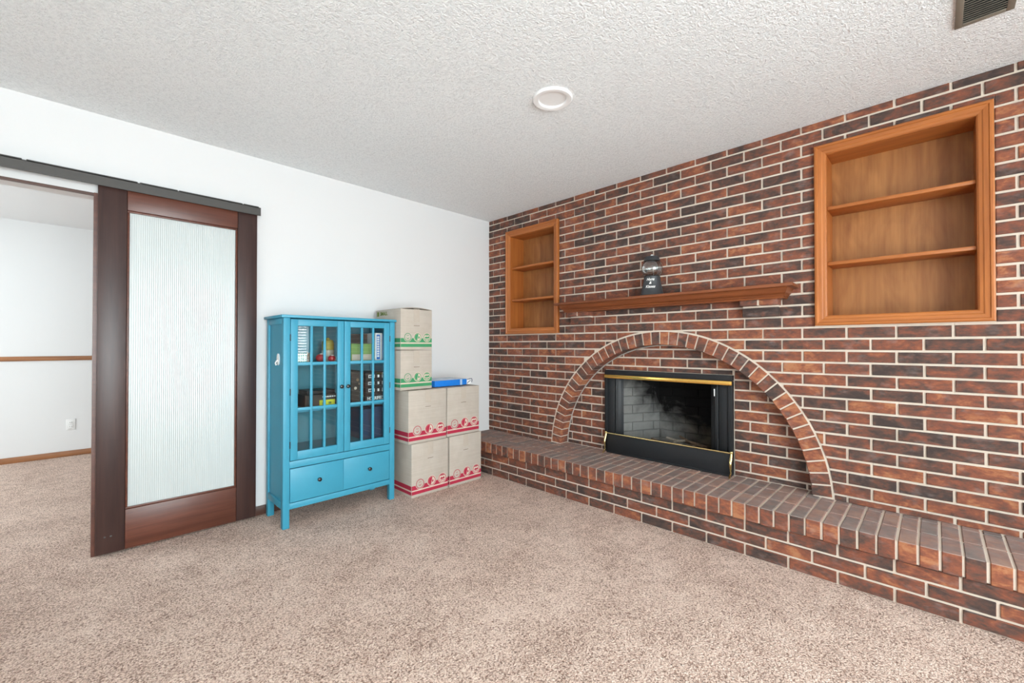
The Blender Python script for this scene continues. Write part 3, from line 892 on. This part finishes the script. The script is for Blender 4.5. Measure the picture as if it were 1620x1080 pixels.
m = MB(); m.lathe([(0, 0.287), (0.009, 0.287), (0.010, 0.293), (0.006, 0.299), (0, 0.300)], 16); m.build('lid_knob', M['white_gloss'], lid, True)
va = math.atan2(CAM.y + 1.868, CAM.x + 0.092) - 0.10          # lettering faces the room
for txt, z, sz, dx in (('Hugs', 0.112, 0.027, -0.006), ('&', 0.086, 0.026, -0.006), ('Kisses', 0.059, 0.027, -0.006)):
    me = text_mesh(txt, sz, 0.0004, 0.0006, shear=0.25); me.materials.clear(); me.materials.append(M['chalk'])
    for v in me.vertices:            # wrap the word round the cone
        zz = z + v.co.y; R = 0.078 - (zz - 0.016) * (0.022 / 0.112) + 0.0008 + v.co.z
        a = va + (v.co.x + dx) / R
        v.co = Vector((R * math.cos(a), R * math.sin(a), zz))
    link('lettering', me, gm)

# ------------------------------------------------------------------ sliding barn door and its track
DX0, DX1, DY0, DY1, DZ0, DZ1 = -2.953, -2.173, -0.052, -0.014, 0.012, 2.066
dr = empty('door_1', ((DX0 + DX1) / 2, (DY0 + DY1) / 2, 0)); DO = Vector(dr.location)
tag(dr, 'dark brown wooden sliding door with a tall reeded glass panel', 'sliding door', kind='structure')
def DBX(name, mat, x0, x1, y0, y1, z0, z1, bev=0.003):
    m = MB(); m.box(x0, x1, y0, y1, z0, z1, bev); bmesh.ops.translate(m.bm, vec=-DO, verts=m.bm.verts)
    return m.build(name, mat, dr, True)
GX0, GX1, GZ0, GZ1 = -2.832, -2.287, 0.236, 1.944
DBX('stile', M['espresso_z'], DX0, GX0, DY0, DY1, DZ0, DZ1); DBX('stile', M['espresso_z'], GX1, DX1, DY0, DY1, DZ0, DZ1)
DBX('rail', M['espresso_x'], GX0 + 0.0005, GX1 - 0.0005, DY0 + 0.001, DY1, DZ0, GZ0); DBX('rail', M['espresso_x'], GX0 + 0.0005, GX1 - 0.0005, DY0 + 0.001, DY1, GZ1, DZ1)
DBX('glass_panel', M['reeded'], GX0 + 0.002, GX1 - 0.002, -0.034, -0.027, GZ0 + 0.002, GZ1 - 0.002, 0.0)
b_ = 0.011
DBX('bead', M['espresso_x'], GX0 + 0.0005, GX0 + b_, -0.047, -0.0345, GZ0 + b_, GZ1 - b_, 0.003); DBX('bead', M['espresso_x'], GX1 - b_, GX1 - 0.0005, -0.047, -0.0345, GZ0 + b_, GZ1 - b_, 0.003)
DBX('bead', M['espresso_x'], GX0 + 0.0005, GX1 - 0.0005, -0.047, -0.0345, GZ0, GZ0 + b_, 0.003); DBX('bead', M['espresso_x'], GX0 + 0.0005, GX1 - 0.0005, -0.047, -0.0345, GZ1 - b_, GZ1, 0.003)
for x in (-2.915, -2.890):
    m = MB(); m.lathe([(0, 0), (0.005, 0), (0.005, 0.002), (0, 0.003)], 12, Vector((x, DY0 + 0.0005, 0.105)) - DO, Matrix.Rotation(PI / 2, 4, 'X')); m.build('screw', M['track'], dr, True)

tk = empty('door_track', (-3.05, -0.04, 2.05))
tag(tk, 'charcoal metal track cover mounted above the sliding door', 'door track')
TX0, TX1 = -3.95, -2.157
m = MB(); m.box(TX0, TX1, -0.072, -0.066, 2.052, 2.106, 0.0); m.box(TX0, TX1, -0.066, 0.0, 2.094, 2.100)
bmesh.ops.translate(m.bm, vec=-Vector(tk.location), verts=m.bm.verts); m.build('cover', M['track'], tk)
lip_x = [TX0, -3.230, -3.215, -2.790, -2.780, -2.607, -2.600, -2.265, -2.258, TX1 - 0.012]
for a, b2 in zip(lip_x[::2], lip_x[1::2]):
    m = MB(); m.box(a, b2, -0.072, 0.0, 2.1005, 2.112, 0.0015); bmesh.ops.translate(m.bm, vec=-Vector(tk.location), verts=m.bm.verts); m.build('upper_lip', M['track'], tk, True)

# ------------------------------------------------------------------ teal display cabinet
KX0, KX1, KYF, KYB, KZ = -2.108, -1.322, -0.388, -0.040, 1.366
cb = empty('display_cabinet', ((KX0 + KX1) / 2, (KYF + KYB) / 2, 0)); KO = Vector(cb.location)
tag(cb, 'teal blue display cabinet with glazed doors against the white wall', 'cabinet')
def KB(name, mat, x0, x1, y0, y1, z0, z1, bev=0.002, parent=None):
    m = MB(); m.box(x0, x1, y0, y1, z0, z1, bev); bmesh.ops.translate(m.bm, vec=-KO, verts=m.bm.verts)
    return m.build(name, mat, parent or cb, bev > 0)
T = M['teal']; PW = 0.040
for x in (KX0, KX1 - PW):
    for y in (KYF, KYB - PW): KB('leg', T, x, x + PW, y, y + PW, 0, KZ - 0.018)
KB('top', T, KX0 - 0.016, KX1 + 0.006, KYF - 0.016, KYB + 0.012, KZ - 0.0175, KZ, 0.003)
for x0, x1 in ((KX0 + 0.010, KX0 + 0.024), (KX1 - 0.024, KX1 - 0.010)):
    KB('side_panel', T, x0, x1, KYF + PW, KYB - PW, 0.125, KZ - 0.018, 0)
for x0, x1 in ((KX0 + 0.001, KX0 + 0.028), (KX1 - 0.028, KX1 - 0.001)):
    KB('side_rail', T, x0, x1, KYF + PW, KYB - PW, 0.120, 0.165); KB('side_rail', T, x0, x1, KYF + PW, KYB - PW, KZ - 0.058, KZ - 0.018)
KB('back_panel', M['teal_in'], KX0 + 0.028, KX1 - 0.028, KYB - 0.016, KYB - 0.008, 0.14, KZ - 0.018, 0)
KB('front_rail', T, KX0 + PW, KX1 - PW, KYF + 0.002, KYF + 0.030, 0.118, 0.156)
KB('front_rail', T, KX0 + PW, KX1 - PW, KYF + 0.002, KYF + 0.030, 0.379, 0.424)
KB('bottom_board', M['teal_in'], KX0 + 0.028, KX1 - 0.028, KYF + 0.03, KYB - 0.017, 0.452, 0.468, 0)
SHELF = (0.745, 1.052)
for z in SHELF: KB('shelf', T, KX0 + 0.028, KX1 - 0.028, KYF + 0.045, KYB - 0.017, z - 0.018, z, 0.001)
# drawer front with a centre groove
dw = KB('drawer', T, KX0 + PW + 0.003, -1.7165, KYF + 0.001, KYF + 0.02, 0.160, 0.375, 0.002)
m = MB(); m.box(-1.7155, KX1 - PW - 0.003, KYF + 0.001, KYF + 0.02, 0.160, 0.375, 0.002); bmesh.ops.translate(m.bm, vec=-KO, verts=m.bm.verts)
dw2 = m.build('drawer', T, cb, True)
def knob(parent, x, z, base=None):
    m = MB(); m.lathe([(0, 0), (0.006, 0), (0.005, 0.008), (0.009, 0.013), (0.0135, 0.018), (0.0125, 0.024), (0.006, 0.027), (0, 0.0275)], 18, Vector((x, (base or KYF) + 0.001, z)) - KO, Matrix.Rotation(PI / 2, 4, 'X'))
    return m.build('knob', M['knob'], parent, True)
knob(dw, -1.885, 0.275); knob(dw2, -1.528, 0.272)
def cab_door(x0, x1, knob_x, hinge_x):
    z0, z1, st = 0.428, 1.340, 0.044
    g0, g1, h0, h1 = x0 + st, x1 - st, z0 + 0.055, z1 - 0.042
    ya, yb = KYF, KYF + 0.02
    m = MB()
    m.box(x0, g0, ya, yb, z0, z1, 0.0015); m.box(g1, x1, ya, yb, z0, z1, 0.0015); m.box(g0, g1, ya, yb, z0, h0, 0.0015); m.box(g0, g1, ya, yb, h1, z1, 0.0015)
    bmesh.ops.translate(m.bm, vec=-KO, verts=m.bm.verts)
    d = m.build('door', T, cb, True)
    mw = 0.016; vs = [g0 + (g1 - g0) * k / 3 for k in (1, 2)]; hs = [1.050, 0.754]
    for v in vs: KB('muntin', T, v - mw / 2, v + mw / 2, ya + 0.002, ya + 0.016, h0, h1, 0.002, d)
    for h in hs: KB('muntin', T, g0, g1, ya + 0.003, ya + 0.017, h - 0.010, h + 0.010, 0.002, d)
    xs = [g0] + vs + [g1]; zs = [h0] + hs[::-1] + [h1]
    for i in range(3):
        for k in range(3):
            KB('glass_pane', M['glass'], xs[i], xs[i + 1], ya + 0.0175, ya + 0.0195, zs[k], zs[k + 1], 0, d)
    knob(d, knob_x, 0.884)
    for z in (0.53, 0.87, 1.22):
        m = MB(); m.tube([Vector((hinge_x, ya - 0.001, z - 0.022)) - KO, Vector((hinge_x, ya - 0.001, z + 0.022)) - KO], 0.0035, 8); m.build('hinge', M['knob'], d, True)
    return d
cab_door(KX0 + PW + 0.003, -1.7175, -1.737, KX0 + PW + 0.001); cab_door(-1.7135, KX1 - PW - 0.003, -1.692, KX1 - PW - 0.001)

tg = empty('adhesive_hook', (KX0 + 0.010, -0.262, 1.076))
tag(tg, 'small white adhesive hook on the side of the blue cabinet', 'hook')
m = MB(); pl = [(0.021 * math.cos(a), 0.036 * math.sin(a) + (0.004 if math.sin(a) > 0 else 0)) for a in [2 * PI * k / 24 for k in range(24)]]
m.prism(pl, 0, -0.007, 0.0); m.build('plate', M['plastic_w'], tg, True)
m = MB(); m.tube([(-0.006, 0, -0.004), (-0.016, 0, -0.012), (-0.020, 0, -0.024), (-0.016, 0, -0.034), (-0.012, 0, -0.030)], 0.005, 8); m.build('hook_arm', M['plastic_w'], tg, True)

# ------------------------------------------------------------------ things inside the cabinet
def carton(name, label, cat, mat, x0, x1, y0, y1, z0, z1, group=None, bev=0.0015):
    r = empty(name, ((x0 + x1) / 2, (y0 + y1) / 2, z0)); tag(r, label, cat, group)
    w, d, h = x1 - x0, y1 - y0, z1 - z0
    m = MB(); m.box(-w / 2, w / 2, -d / 2, d / 2, 0, h, bev, 1); m.build('box_body', mat, r)
    return r, w, d, h
FR = (PI / 2, 0, 0)       # text facing the room (-Y)
z2, z1_ = SHELF[1] + 0.0005, SHELF[0] + 0.0005
r, w, d, h = carton('patterned_tin', 'small white tin with green dots on the top cabinet shelf', 'tin', M['dotted'], -2.005, -1.935, -0.30, -0.22, z2, z2 + 0.062)
m = MB(); m.box(-w / 2 - 0.001, w / 2 + 0.001, -d / 2 - 0.001, d / 2 + 0.001, h - 0.010, h + 0.002, 0.001); m.build('lid', M['dotted'], r)
fg = empty('animal_figurine', (-1.905, -0.25, z2)); tag(fg, 'small brown animal figurine beside the green dotted tin', 'figurine')
m = MB(); m.lathe([(0, 0), (0.018, 0), (0.021, 0.012), (0.019, 0.028), (0.011, 0.036), (0.014, 0.044), (0.013, 0.056), (0.007, 0.063), (0, 0.064)], 20); m.build('body', M['fur'], fg, True)
for s in (-1, 1):
    m = MB(); m.lathe([(0, 0.056), (0.006, 0.058), (0.004, 0.068), (0, 0.074)], 10, (s * 0.008, 0, 0)); m.build('ear', M['cream'], fg, True)
for k, (x, y, rr, lab) in enumerate(((-1.832, -0.27, 0.032, 'red round ornament with white cap, nearest the brown figurine'), (-1.760, -0.285, 0.026, 'smaller red round ornament in front of the yellow lidded jar'))):
    og = empty('red_ornament', (x, y, z2)); tag(og, lab, 'ornament', 'red ornaments on the cabinet shelf')
    m = MB(); m.lathe([(0.012, 0)] + [(rr * math.cos(a), rr * 0.92 + rr * 0.9 * math.sin(a)) for a in [-1.15 + 2.7 * i / 14 for i in range(15)]], 24); m.build('ball', M['red'], og, True)
    m = MB(); m.lathe([(0, rr * 1.80), (rr * 0.42, rr * 1.72), (rr * 0.38, rr * 1.86), (0, rr * 1.98)], 18, (0.004, -0.004, 0)); m.build('cap', M['white_gloss'], og, True)
jr = empty('ceramic_jar', (-1.745, -0.18, z2)); tag(jr, 'cream jar with tall mustard yellow lid on the top cabinet shelf', 'jar')
m = MB(); m.lathe([(0, 0), (0.038, 0), (0.042, 0.006), (0.042, 0.078), (0.039, 0.084), (0, 0.084)], 28); m.build('jar_body', M['cream'], jr, True)
m = MB(); m.lathe([(0, 0.0845), (0.041, 0.0845), (0.041, 0.135), (0.034, 0.155), (0.014, 0.160), (0.010, 0.172), (0, 0.174)], 28); m.build('lid', M['yellow'], jr, True)
r, w, d, h = carton('game_box', 'green carton standing behind the right glass door, top shelf', 'box', M['green_box'], -1.625, -1.447, -0.30, -0.23, z2, z2 + 0.130)
m = MB(); m.box(-w / 2 + 0.006, w / 2 - 0.006, -d / 2 - 0.0008, -d / 2, 0.008, h * 0.40, 0); m.build('front_print', M['cream'], r)
carton('game_box', 'black carton standing behind the green carton, top shelf', 'box', M['brown_box'], -1.60, -1.455, -0.21, -0.09, z2, z2 + 0.205)
r, w, d, h = carton('game_box', 'blue and white carton with vertical spine lettering, top shelf', 'box', M['plastic_w'], -1.441, -1.383, -0.31, -0.09, z2, z2 + 0.212)
m = MB(); m.box(-w / 2 + 0.010, w / 2 - 0.020, -d / 2 - 0.0008, -d / 2, 0.012, h - 0.012, 0); m.build('spine_panel', M['blue'], r)
m = MB(); [m.box(-w / 2 + 0.014, w / 2 - 0.026, -d / 2 - 0.0014, -d / 2 - 0.0008, 0.03 + k * 0.018, 0.043 + k * 0.018, 0) for k in range(9)]; m.build('spine_print', M['plastic_w'], r)
carton('game_box', 'plain blue carton against the cabinet side, top shelf', 'box', M['blue'], -1.380, -1.352, -0.31, -0.09, z2, z2 + 0.205)
r, w, d, h = carton('game_box', 'dark brown box with yellow label on the left middle shelf', 'box', M['brown_box'], -1.945, -1.730, -0.30, -0.10, z1_, z1_ + 0.085)
m = MB(); m.box(-w / 2 + 0.095, w / 2 - 0.012, -d / 2 - 0.0008, -d / 2, 0.004, 0.045, 0); m.build('yellow_label', M['label_y'], r)
m = MB(); [m.box(-w / 2 + 0.115 + k * 0.042, -w / 2 + 0.135 + k * 0.042, -d / 2 - 0.0014, -d / 2 - 0.0008, 0.014, 0.030, 0) for k in range(2)]; m.build('label_print', M['olive'], r)
m = MB(); [m.box(-w / 2 + 0.115 + k * 0.016, -w / 2 + 0.127 + k * 0.016, -d / 2 - 0.0014, -d / 2, 0.062, 0.071, 0) for k in range(6)]; m.build('title_print', M['chalk'], r)
r, w, d, h = carton('game_box', 'black lid box lying on the brown box with yellow label', 'box', M['black_box'], -1.925, -1.735, -0.28, -0.12, z1_ + 0.0855, z1_ + 0.112)
r, w, d, h = carton('game_box', 'tall dark patterned box on the right middle shelf', 'box', M['brown_box'], -1.622, -1.528, -0.30, -0.10, z1_, z1_ + 0.235)
for k in range(7):
    m = MB(); xx, zz = random.uniform(-w / 2 + 0.012, w / 2 - 0.012), 0.02 + k * 0.03
    m.lathe([(0, 0), (0.007 + 0.004 * (k % 2), 0), (0, 0.0008)], 10, (xx, -d / 2, zz), Matrix.Rotation(PI / 2, 4, 'X')); m.build('front_print', M['green_box'] if k < 2 else M['cream'] if k % 3 == 0 else M['fur'], r)
zz = z1_
names = ['black box lettered HORRIFIED at the bottom of the middle shelf stack', 'black box with white label, second from the bottom of the stack',
         'black box with white label, third from the bottom of the stack', 'black box with orange corner print on top of the stack']
for k, hh in enumerate((0.060, 0.052, 0.052, 0.056)):
    r, w, d, h = carton('game_box', names[k], 'box', M['black_box'], -1.520 + 0.002 * (k % 2), -1.356, -0.31, -0.08, zz, zz + hh, 'stacked black game boxes')
    zz += hh + 0.0005
    if k == 0:
        put_text(r, 'HORRIFIED', 0.034, M['chalk'], (0, -d / 2 - 0.0006, h * 0.42), FR, bold=0.0012, sx=0.80)
    else:
        m = MB(); m.box(-w / 2 + 0.022, -w / 2 + 0.072, -d / 2 - 0.0008, -d / 2, 0.014, 0.038, 0); m.build('white_label', M['chalk'], r)
        m = MB(); [m.box(-w / 2 + 0.027 + q * 0.011, -w / 2 + 0.035 + q * 0.011, -d / 2 - 0.0013, -d / 2 - 0.0008, 0.019, 0.033, 0) for q in range(4)]; m.build('label_print', M['navy'], r)
        m = MB(); m.box(w / 2 - 0.066, w / 2 - 0.052, -d / 2 - 0.0008, -d / 2, 0.016, 0.036, 0); m.box(w / 2 - 0.030, w / 2 - 0.024, -d / 2 - 0.0008, -d / 2, 0.012, 0.040, 0); m.build('side_print', M['chalk'], r)
        if k == 3:
            m = MB(); m.box(w / 2 - 0.075, w / 2 - 0.018, -d / 2 - 0.0012, -d / 2 - 0.0008, 0.040, 0.050, 0); m.build('corner_print', M['brass'], r)
zf = 0.4685
carton('game_box', 'navy box standing on the cabinet floor, nearer the door gap', 'box', M['navy'], -1.535, -1.462, -0.30, -0.10, zf, zf + 0.225)
r, w, d, h = carton('game_box', 'navy box standing on the cabinet floor against the side', 'box', M['navy'], -1.458, -1.358, -0.30, -0.10, zf, zf + 0.235)
m = MB(); m.box(-w / 2 + 0.003, -w / 2 + 0.007, -d / 2 - 0.0008, -d / 2, 0.01, h - 0.03, 0); m.build('edge_stripe', M['wrap_grey'], r)

# ------------------------------------------------------------------ cardboard moving boxes
def moving_box(label, x0, x1, yf, depth, z0, hgt, ink, rz=0.0, bow=0.0, small=False):
    w = x1 - x0
    r = empty('moving_box', ((x0 + x1) / 2, yf + depth / 2, z0), rz)
    tag(r, label, 'cardboard box', 'stacked cardboard moving boxes')
    hw, hd = w / 2, depth / 2
    m = MB(); m.box(-hw, hw, -hd, hd, 0, hgt - 0.004, 0.0025); m.build('carton', M['card'], r, True)
    # top flaps, slightly bowed
    for s in (-1, 1):
        b = bmesh.new(); n = 8; A = []; B = []
        for i in range(n + 1):
            x = -hw + 0.001 + (w - 0.002) * i / n; lift = bow * math.sin(PI * i / n) * (1 if s < 0 else 0.3)
            A.append((b.verts.new((x, s * (hd - 0.0005), hgt - 0.004 + lift)), b.verts.new((x, s * (hd - 0.0005), hgt + lift))))
            B.append((b.verts.new((x, s * 0.0015, hgt - 0.004)), b.verts.new((x, s * 0.0015, hgt))))
        for i in range(n):
            b.faces.new((A[i][1], A[i + 1][1], B[i + 1][1], B[i][1])); b.faces.new((A[i][0], A[i + 1][0], B[i + 1][0], B[i][0]))
            b.faces.new((A[i][0], A[i + 1][0], A[i + 1][1], A[i][1])); b.faces.new((B[i][0], B[i + 1][0], B[i + 1][1], B[i][1]))
        for i in (0, n): b.faces.new((A[i][0], A[i][1], B[i][1], B[i][0]))
        bmesh.ops.recalc_face_normals(b, faces=b.faces)
        mm_ = MB(); mm_.merge(b); mm_.build('top_flap', M['card'], r)
    f = -hd
    # printed bands round the front and the left side
    e = 0.0007
    for a, c in ((0.022, 0.047), (0.057, 0.090)):
        m = MB(); m.box(-hw + 0.002, hw - 0.002, f - e, f, a, c); m.box(-hw - e, -hw, -hd + 0.002, hd - 0.002, a, c); m.build('printed_band', ink, r)
    m = MB(); m.box(-hw + 0.002, hw - 0.002, f - e, f, 0.047, 0.057); m.box(-hw - e, -hw, -hd + 0.002, hd - 0.002, 0.047, 0.057); m.build('pale_line', M['card_light'], r)
    RX = Matrix.Rotation(PI / 2, 4, 'X')
    for i, fx in enumerate((0.22, 0.53, 0.83)):
        cx = -hw + w * fx; cz = 0.098; R = 0.036 if w > 0.3 else 0.031
        m = MB(); m.lathe([(0, 0), (R + 0.005, 0), (R + 0.005, 0.0004), (0, 0.0004)], 28, (cx, f - e, cz), RX); m.build('emblem_edge', M['card_light'] if i else M['card'], r)
        m = MB(); m.lathe([(R - 0.0045, 0), (R, 0), (R, 0.0006), (R - 0.0045, 0.0006), (R - 0.0045, 0)], 28, (cx, f - e - 0.0004, cz), RX)
        m.build('emblem_ring', ink, r)
        m = MB(); y0 = f - e - 0.0009
        if i == 0:
            m.lathe([(0, 0), (R - 0.0045, 0), (0, 0.0001)], 28, (cx, f - e - 0.0004, cz), RX); m.build('emblem_ground', M['card'], r); m = MB()
            m.prism([(cx - 0.012, cz - 0.010), (cx + 0.002, cz - 0.016), (cx + 0.013, cz - 0.006), (cx + 0.011, cz - 0.003), (cx + 0.001, cz - 0.011), (cx - 0.010, cz - 0.006)], 1, y0, y0 + 0.0004)
            m.prism([(cx - 0.010, cz + 0.010), (cx + 0.010, cz + 0.012), (cx + 0.010, cz + 0.015), (cx - 0.010, cz + 0.013)], 1, y0, y0 + 0.0004)
        elif i == 1:
            m.prism([(cx + (R - 0.006) * math.cos(t), cz + (R - 0.006) * math.sin(t)) for t in [PI * 0.42 + PI * 1.02 * k / 14 for k in range(15)]] , 1, y0, y0 + 0.0004)
            m.prism([(cx + 0.004, cz + 0.004), (cx + 0.015, cz + 0.008), (cx + 0.018, cz - 0.006), (cx + 0.006, cz - 0.014)], 1, y0, y0 + 0.0004)
        else:
            m.prism([(cx - 0.020, cz - 0.002), (cx - 0.008, cz + 0.008), (cx + 0.004, cz + 0.002), (cx + 0.014, cz + 0.010), (cx + 0.022, cz + 0.002), (cx + 0.020, cz - 0.008), (cx - 0.018, cz - 0.010)], 1, y0, y0 + 0.0004)
            m.box(cx - 0.018, cx + 0.018, y0, y0 + 0.0004, cz - 0.020, cz - 0.015)
            m.prism([(cx + (R - 0.006) * math.cos(t), cz + (R - 0.006) * math.sin(t)) for t in [PI * 0.22 + PI * 0.56 * k / 10 for k in range(11)]], 1, y0, y0 + 0.0004)
        m.build('emblem_print', ink, r)
    # tape down the middle and hand slot
    BX('tape', M['tape'], r, -0.026, 0.026, f - 0.0006, f, hgt - 0.10, hgt - 0.003)
    BX('tape', M['tape'], r, -0.026, 0.026, f + 0.001, hd, hgt + 0.0002, hgt + 0.0006 + bow * 0.2)
    BX('hand_slot', M['slot'], r, -0.026, 0.026, f - 0.0008, f, hgt - 0.132, hgt - 0.129)
    if small:
        RL = (PI / 2, 0, -PI / 2)
        put_text(r, 'SMALL', 0.040, M['olive'], (-hw - 0.0006, hd - 0.125, hgt - 0.032), RL, bold=0.0010)
        BX('box_symbol', M['olive'], r, -hw - 0.0007, -hw, hd - 0.048, hd - 0.018, hgt - 0.050, hgt - 0.014)
    return r
moving_box('red printed cardboard box on the carpet beside the cabinet leg', -1.232, -0.888, -0.484, 0.40, 0.001, 0.412, M['card_red'])
moving_box('red printed cardboard box on the carpet beside the hearth', -0.872, -0.530, -0.484, 0.40, 0.001, 0.415, M['card_red'])
moving_box('red printed cardboard box directly under the two green boxes', -1.266, -0.914, -0.494, 0.40, 0.4175, 0.405, M['card_red'])
moving_box('red printed cardboard box under the blue package', -0.899, -0.556, -0.486, 0.40, 0.4205, 0.400, M['card_red'])
moving_box('green printed cardboard box between the red box and the top box', -1.306, -1.022, -0.446, 0.36, 0.8265, 0.306, M['card_green'])
moving_box('topmost green printed cardboard box lettered SMALL on its side', -1.310, -1.026, -0.452, 0.38, 1.136, 0.318, M['card_green'], bow=0.012, small=True)

bp = empty('blue_package', (-0.76, -0.28, 0.8245), 0.04)
tag(bp, 'flat bright blue plastic wrapped package on the red box', 'package')
m = MB(); m.box(-0.215, 0.135, -0.125, 0.125, 0.001, 0.052, 0.006); m.build('wrapped_block', M['blue2'], bp, True)
m = MB(); m.box(-0.213, 0.133, -0.123, 0.123, 0.0522, 0.0545, 0.001); m.build('top_sheet', M['wrap_grey'], bp, True)
m = MB(); m.box(0.055, 0.078, -0.1262, -0.125, 0.002, 0.052, 0); m.build('wrap_seam', M['wrap_grey'], bp)
m = MB(); m.prism([(0.135, 0.004), (0.165, 0.004), (0.192, 0.012), (0.196, 0.022), (0.178, 0.034), (0.155, 0.046), (0.135, 0.052)], 1, -0.12, 0.11); m.build('wrap_end', M['plastic_w'], bp)
m = MB(); m.tube([(0.137, -0.1215, 0.046), (0.165, -0.1215, 0.050), (0.194, -0.1215, 0.052), (0.199, -0.1215, 0.036), (0.192, -0.1215, 0.018)], 0.003, 6); m.tube([(0.140, -0.1215, 0.010), (0.155, -0.1215, 0.024), (0.178, -0.1215, 0.034)], 0.0025, 6)
m.build('wrap_fold', M['navy'], bp, True)

# ------------------------------------------------------------------ ceiling fittings and outlet
cl = empty('recessed_light', (-1.276, -1.908, H))
tag(cl, 'round white recessed ceiling light, switched off', 'ceiling light')
m = MB(); m.lathe([(0.066, 0.0), (0.104, 0.0), (0.104, -0.006), (0.099, -0.012), (0.084, -0.013), (0.074, -0.010), (0.070, 0.0), (0.066, 0.0)], 48); m.build('trim_ring', M['white_gloss'], cl, True)
m = MB(); m.lathe([(0, -0.002), (0.070, -0.002), (0.070, -0.001), (0, -0.001)], 40); m.build('lens', M['lens'], cl, True)
vt = empty('ceiling_vent', (-0.69, -3.474, H))
tag(vt, 'taupe metal ceiling vent with thin louvres', 'vent')
m = MB(); VL, VW, vb = 0.19, 0.080, 0.022
m.box(-VL, VL, -VW, -VW + vb, -0.008, 0, 0.002); m.box(-VL, VL, VW - vb, VW, -0.008, 0, 0.002); m.box(-VL, -VL + vb, -VW + vb, VW - vb, -0.008, 0, 0.002); m.box(VL - vb, VL, -VW + vb, VW - vb, -0.008, 0, 0.002)
m.build('vent_frame', M['vent'], vt, True)
BX('duct', M['dark'], vt, -VL + vb, VL - vb, -VW + vb, VW - vb, -0.0012, 0.0)
lm = MB(); lm.box(-0.005, 0.005, -VW + vb, VW - vb, -0.0007, 0.0007); lmm = lm.mesh('louvre', M['vent'])
k = -VL + vb + 0.006
while k < VL - vb - 0.004:
    link('louvre', lmm, vt, (k + 0.003, 0, -0.0050), (0, math.radians(-42), 0)); k += 0.0155
ol = empty('wall_outlet', (-3.086, BY1, 0.333))
tag(ol, 'white electrical outlet low on the far white wall', 'outlet')
m = MB(); m.box(-0.035, 0.035, -0.006, 0.0, -0.057, 0.057, 0.002); m.build('cover_plate', M['plate'], ol, True)
for s in (-1, 1):
    m = MB(); m.box(-0.016, 0.016, -0.009, -0.006, s * 0.022 - 0.014, s * 0.022 + 0.014, 0.003); so = m.build('socket', M['plastic_w'], ol, True)
    m = MB(); m.box(-0.008, -0.005, -0.0094, -0.009, s * 0.022 - 0.004, s * 0.022 + 0.006); m.box(0.005, 0.008, -0.0094, -0.009, s * 0.022 - 0.004, s * 0.022 + 0.006); m.build('slot', M['dark'], so)
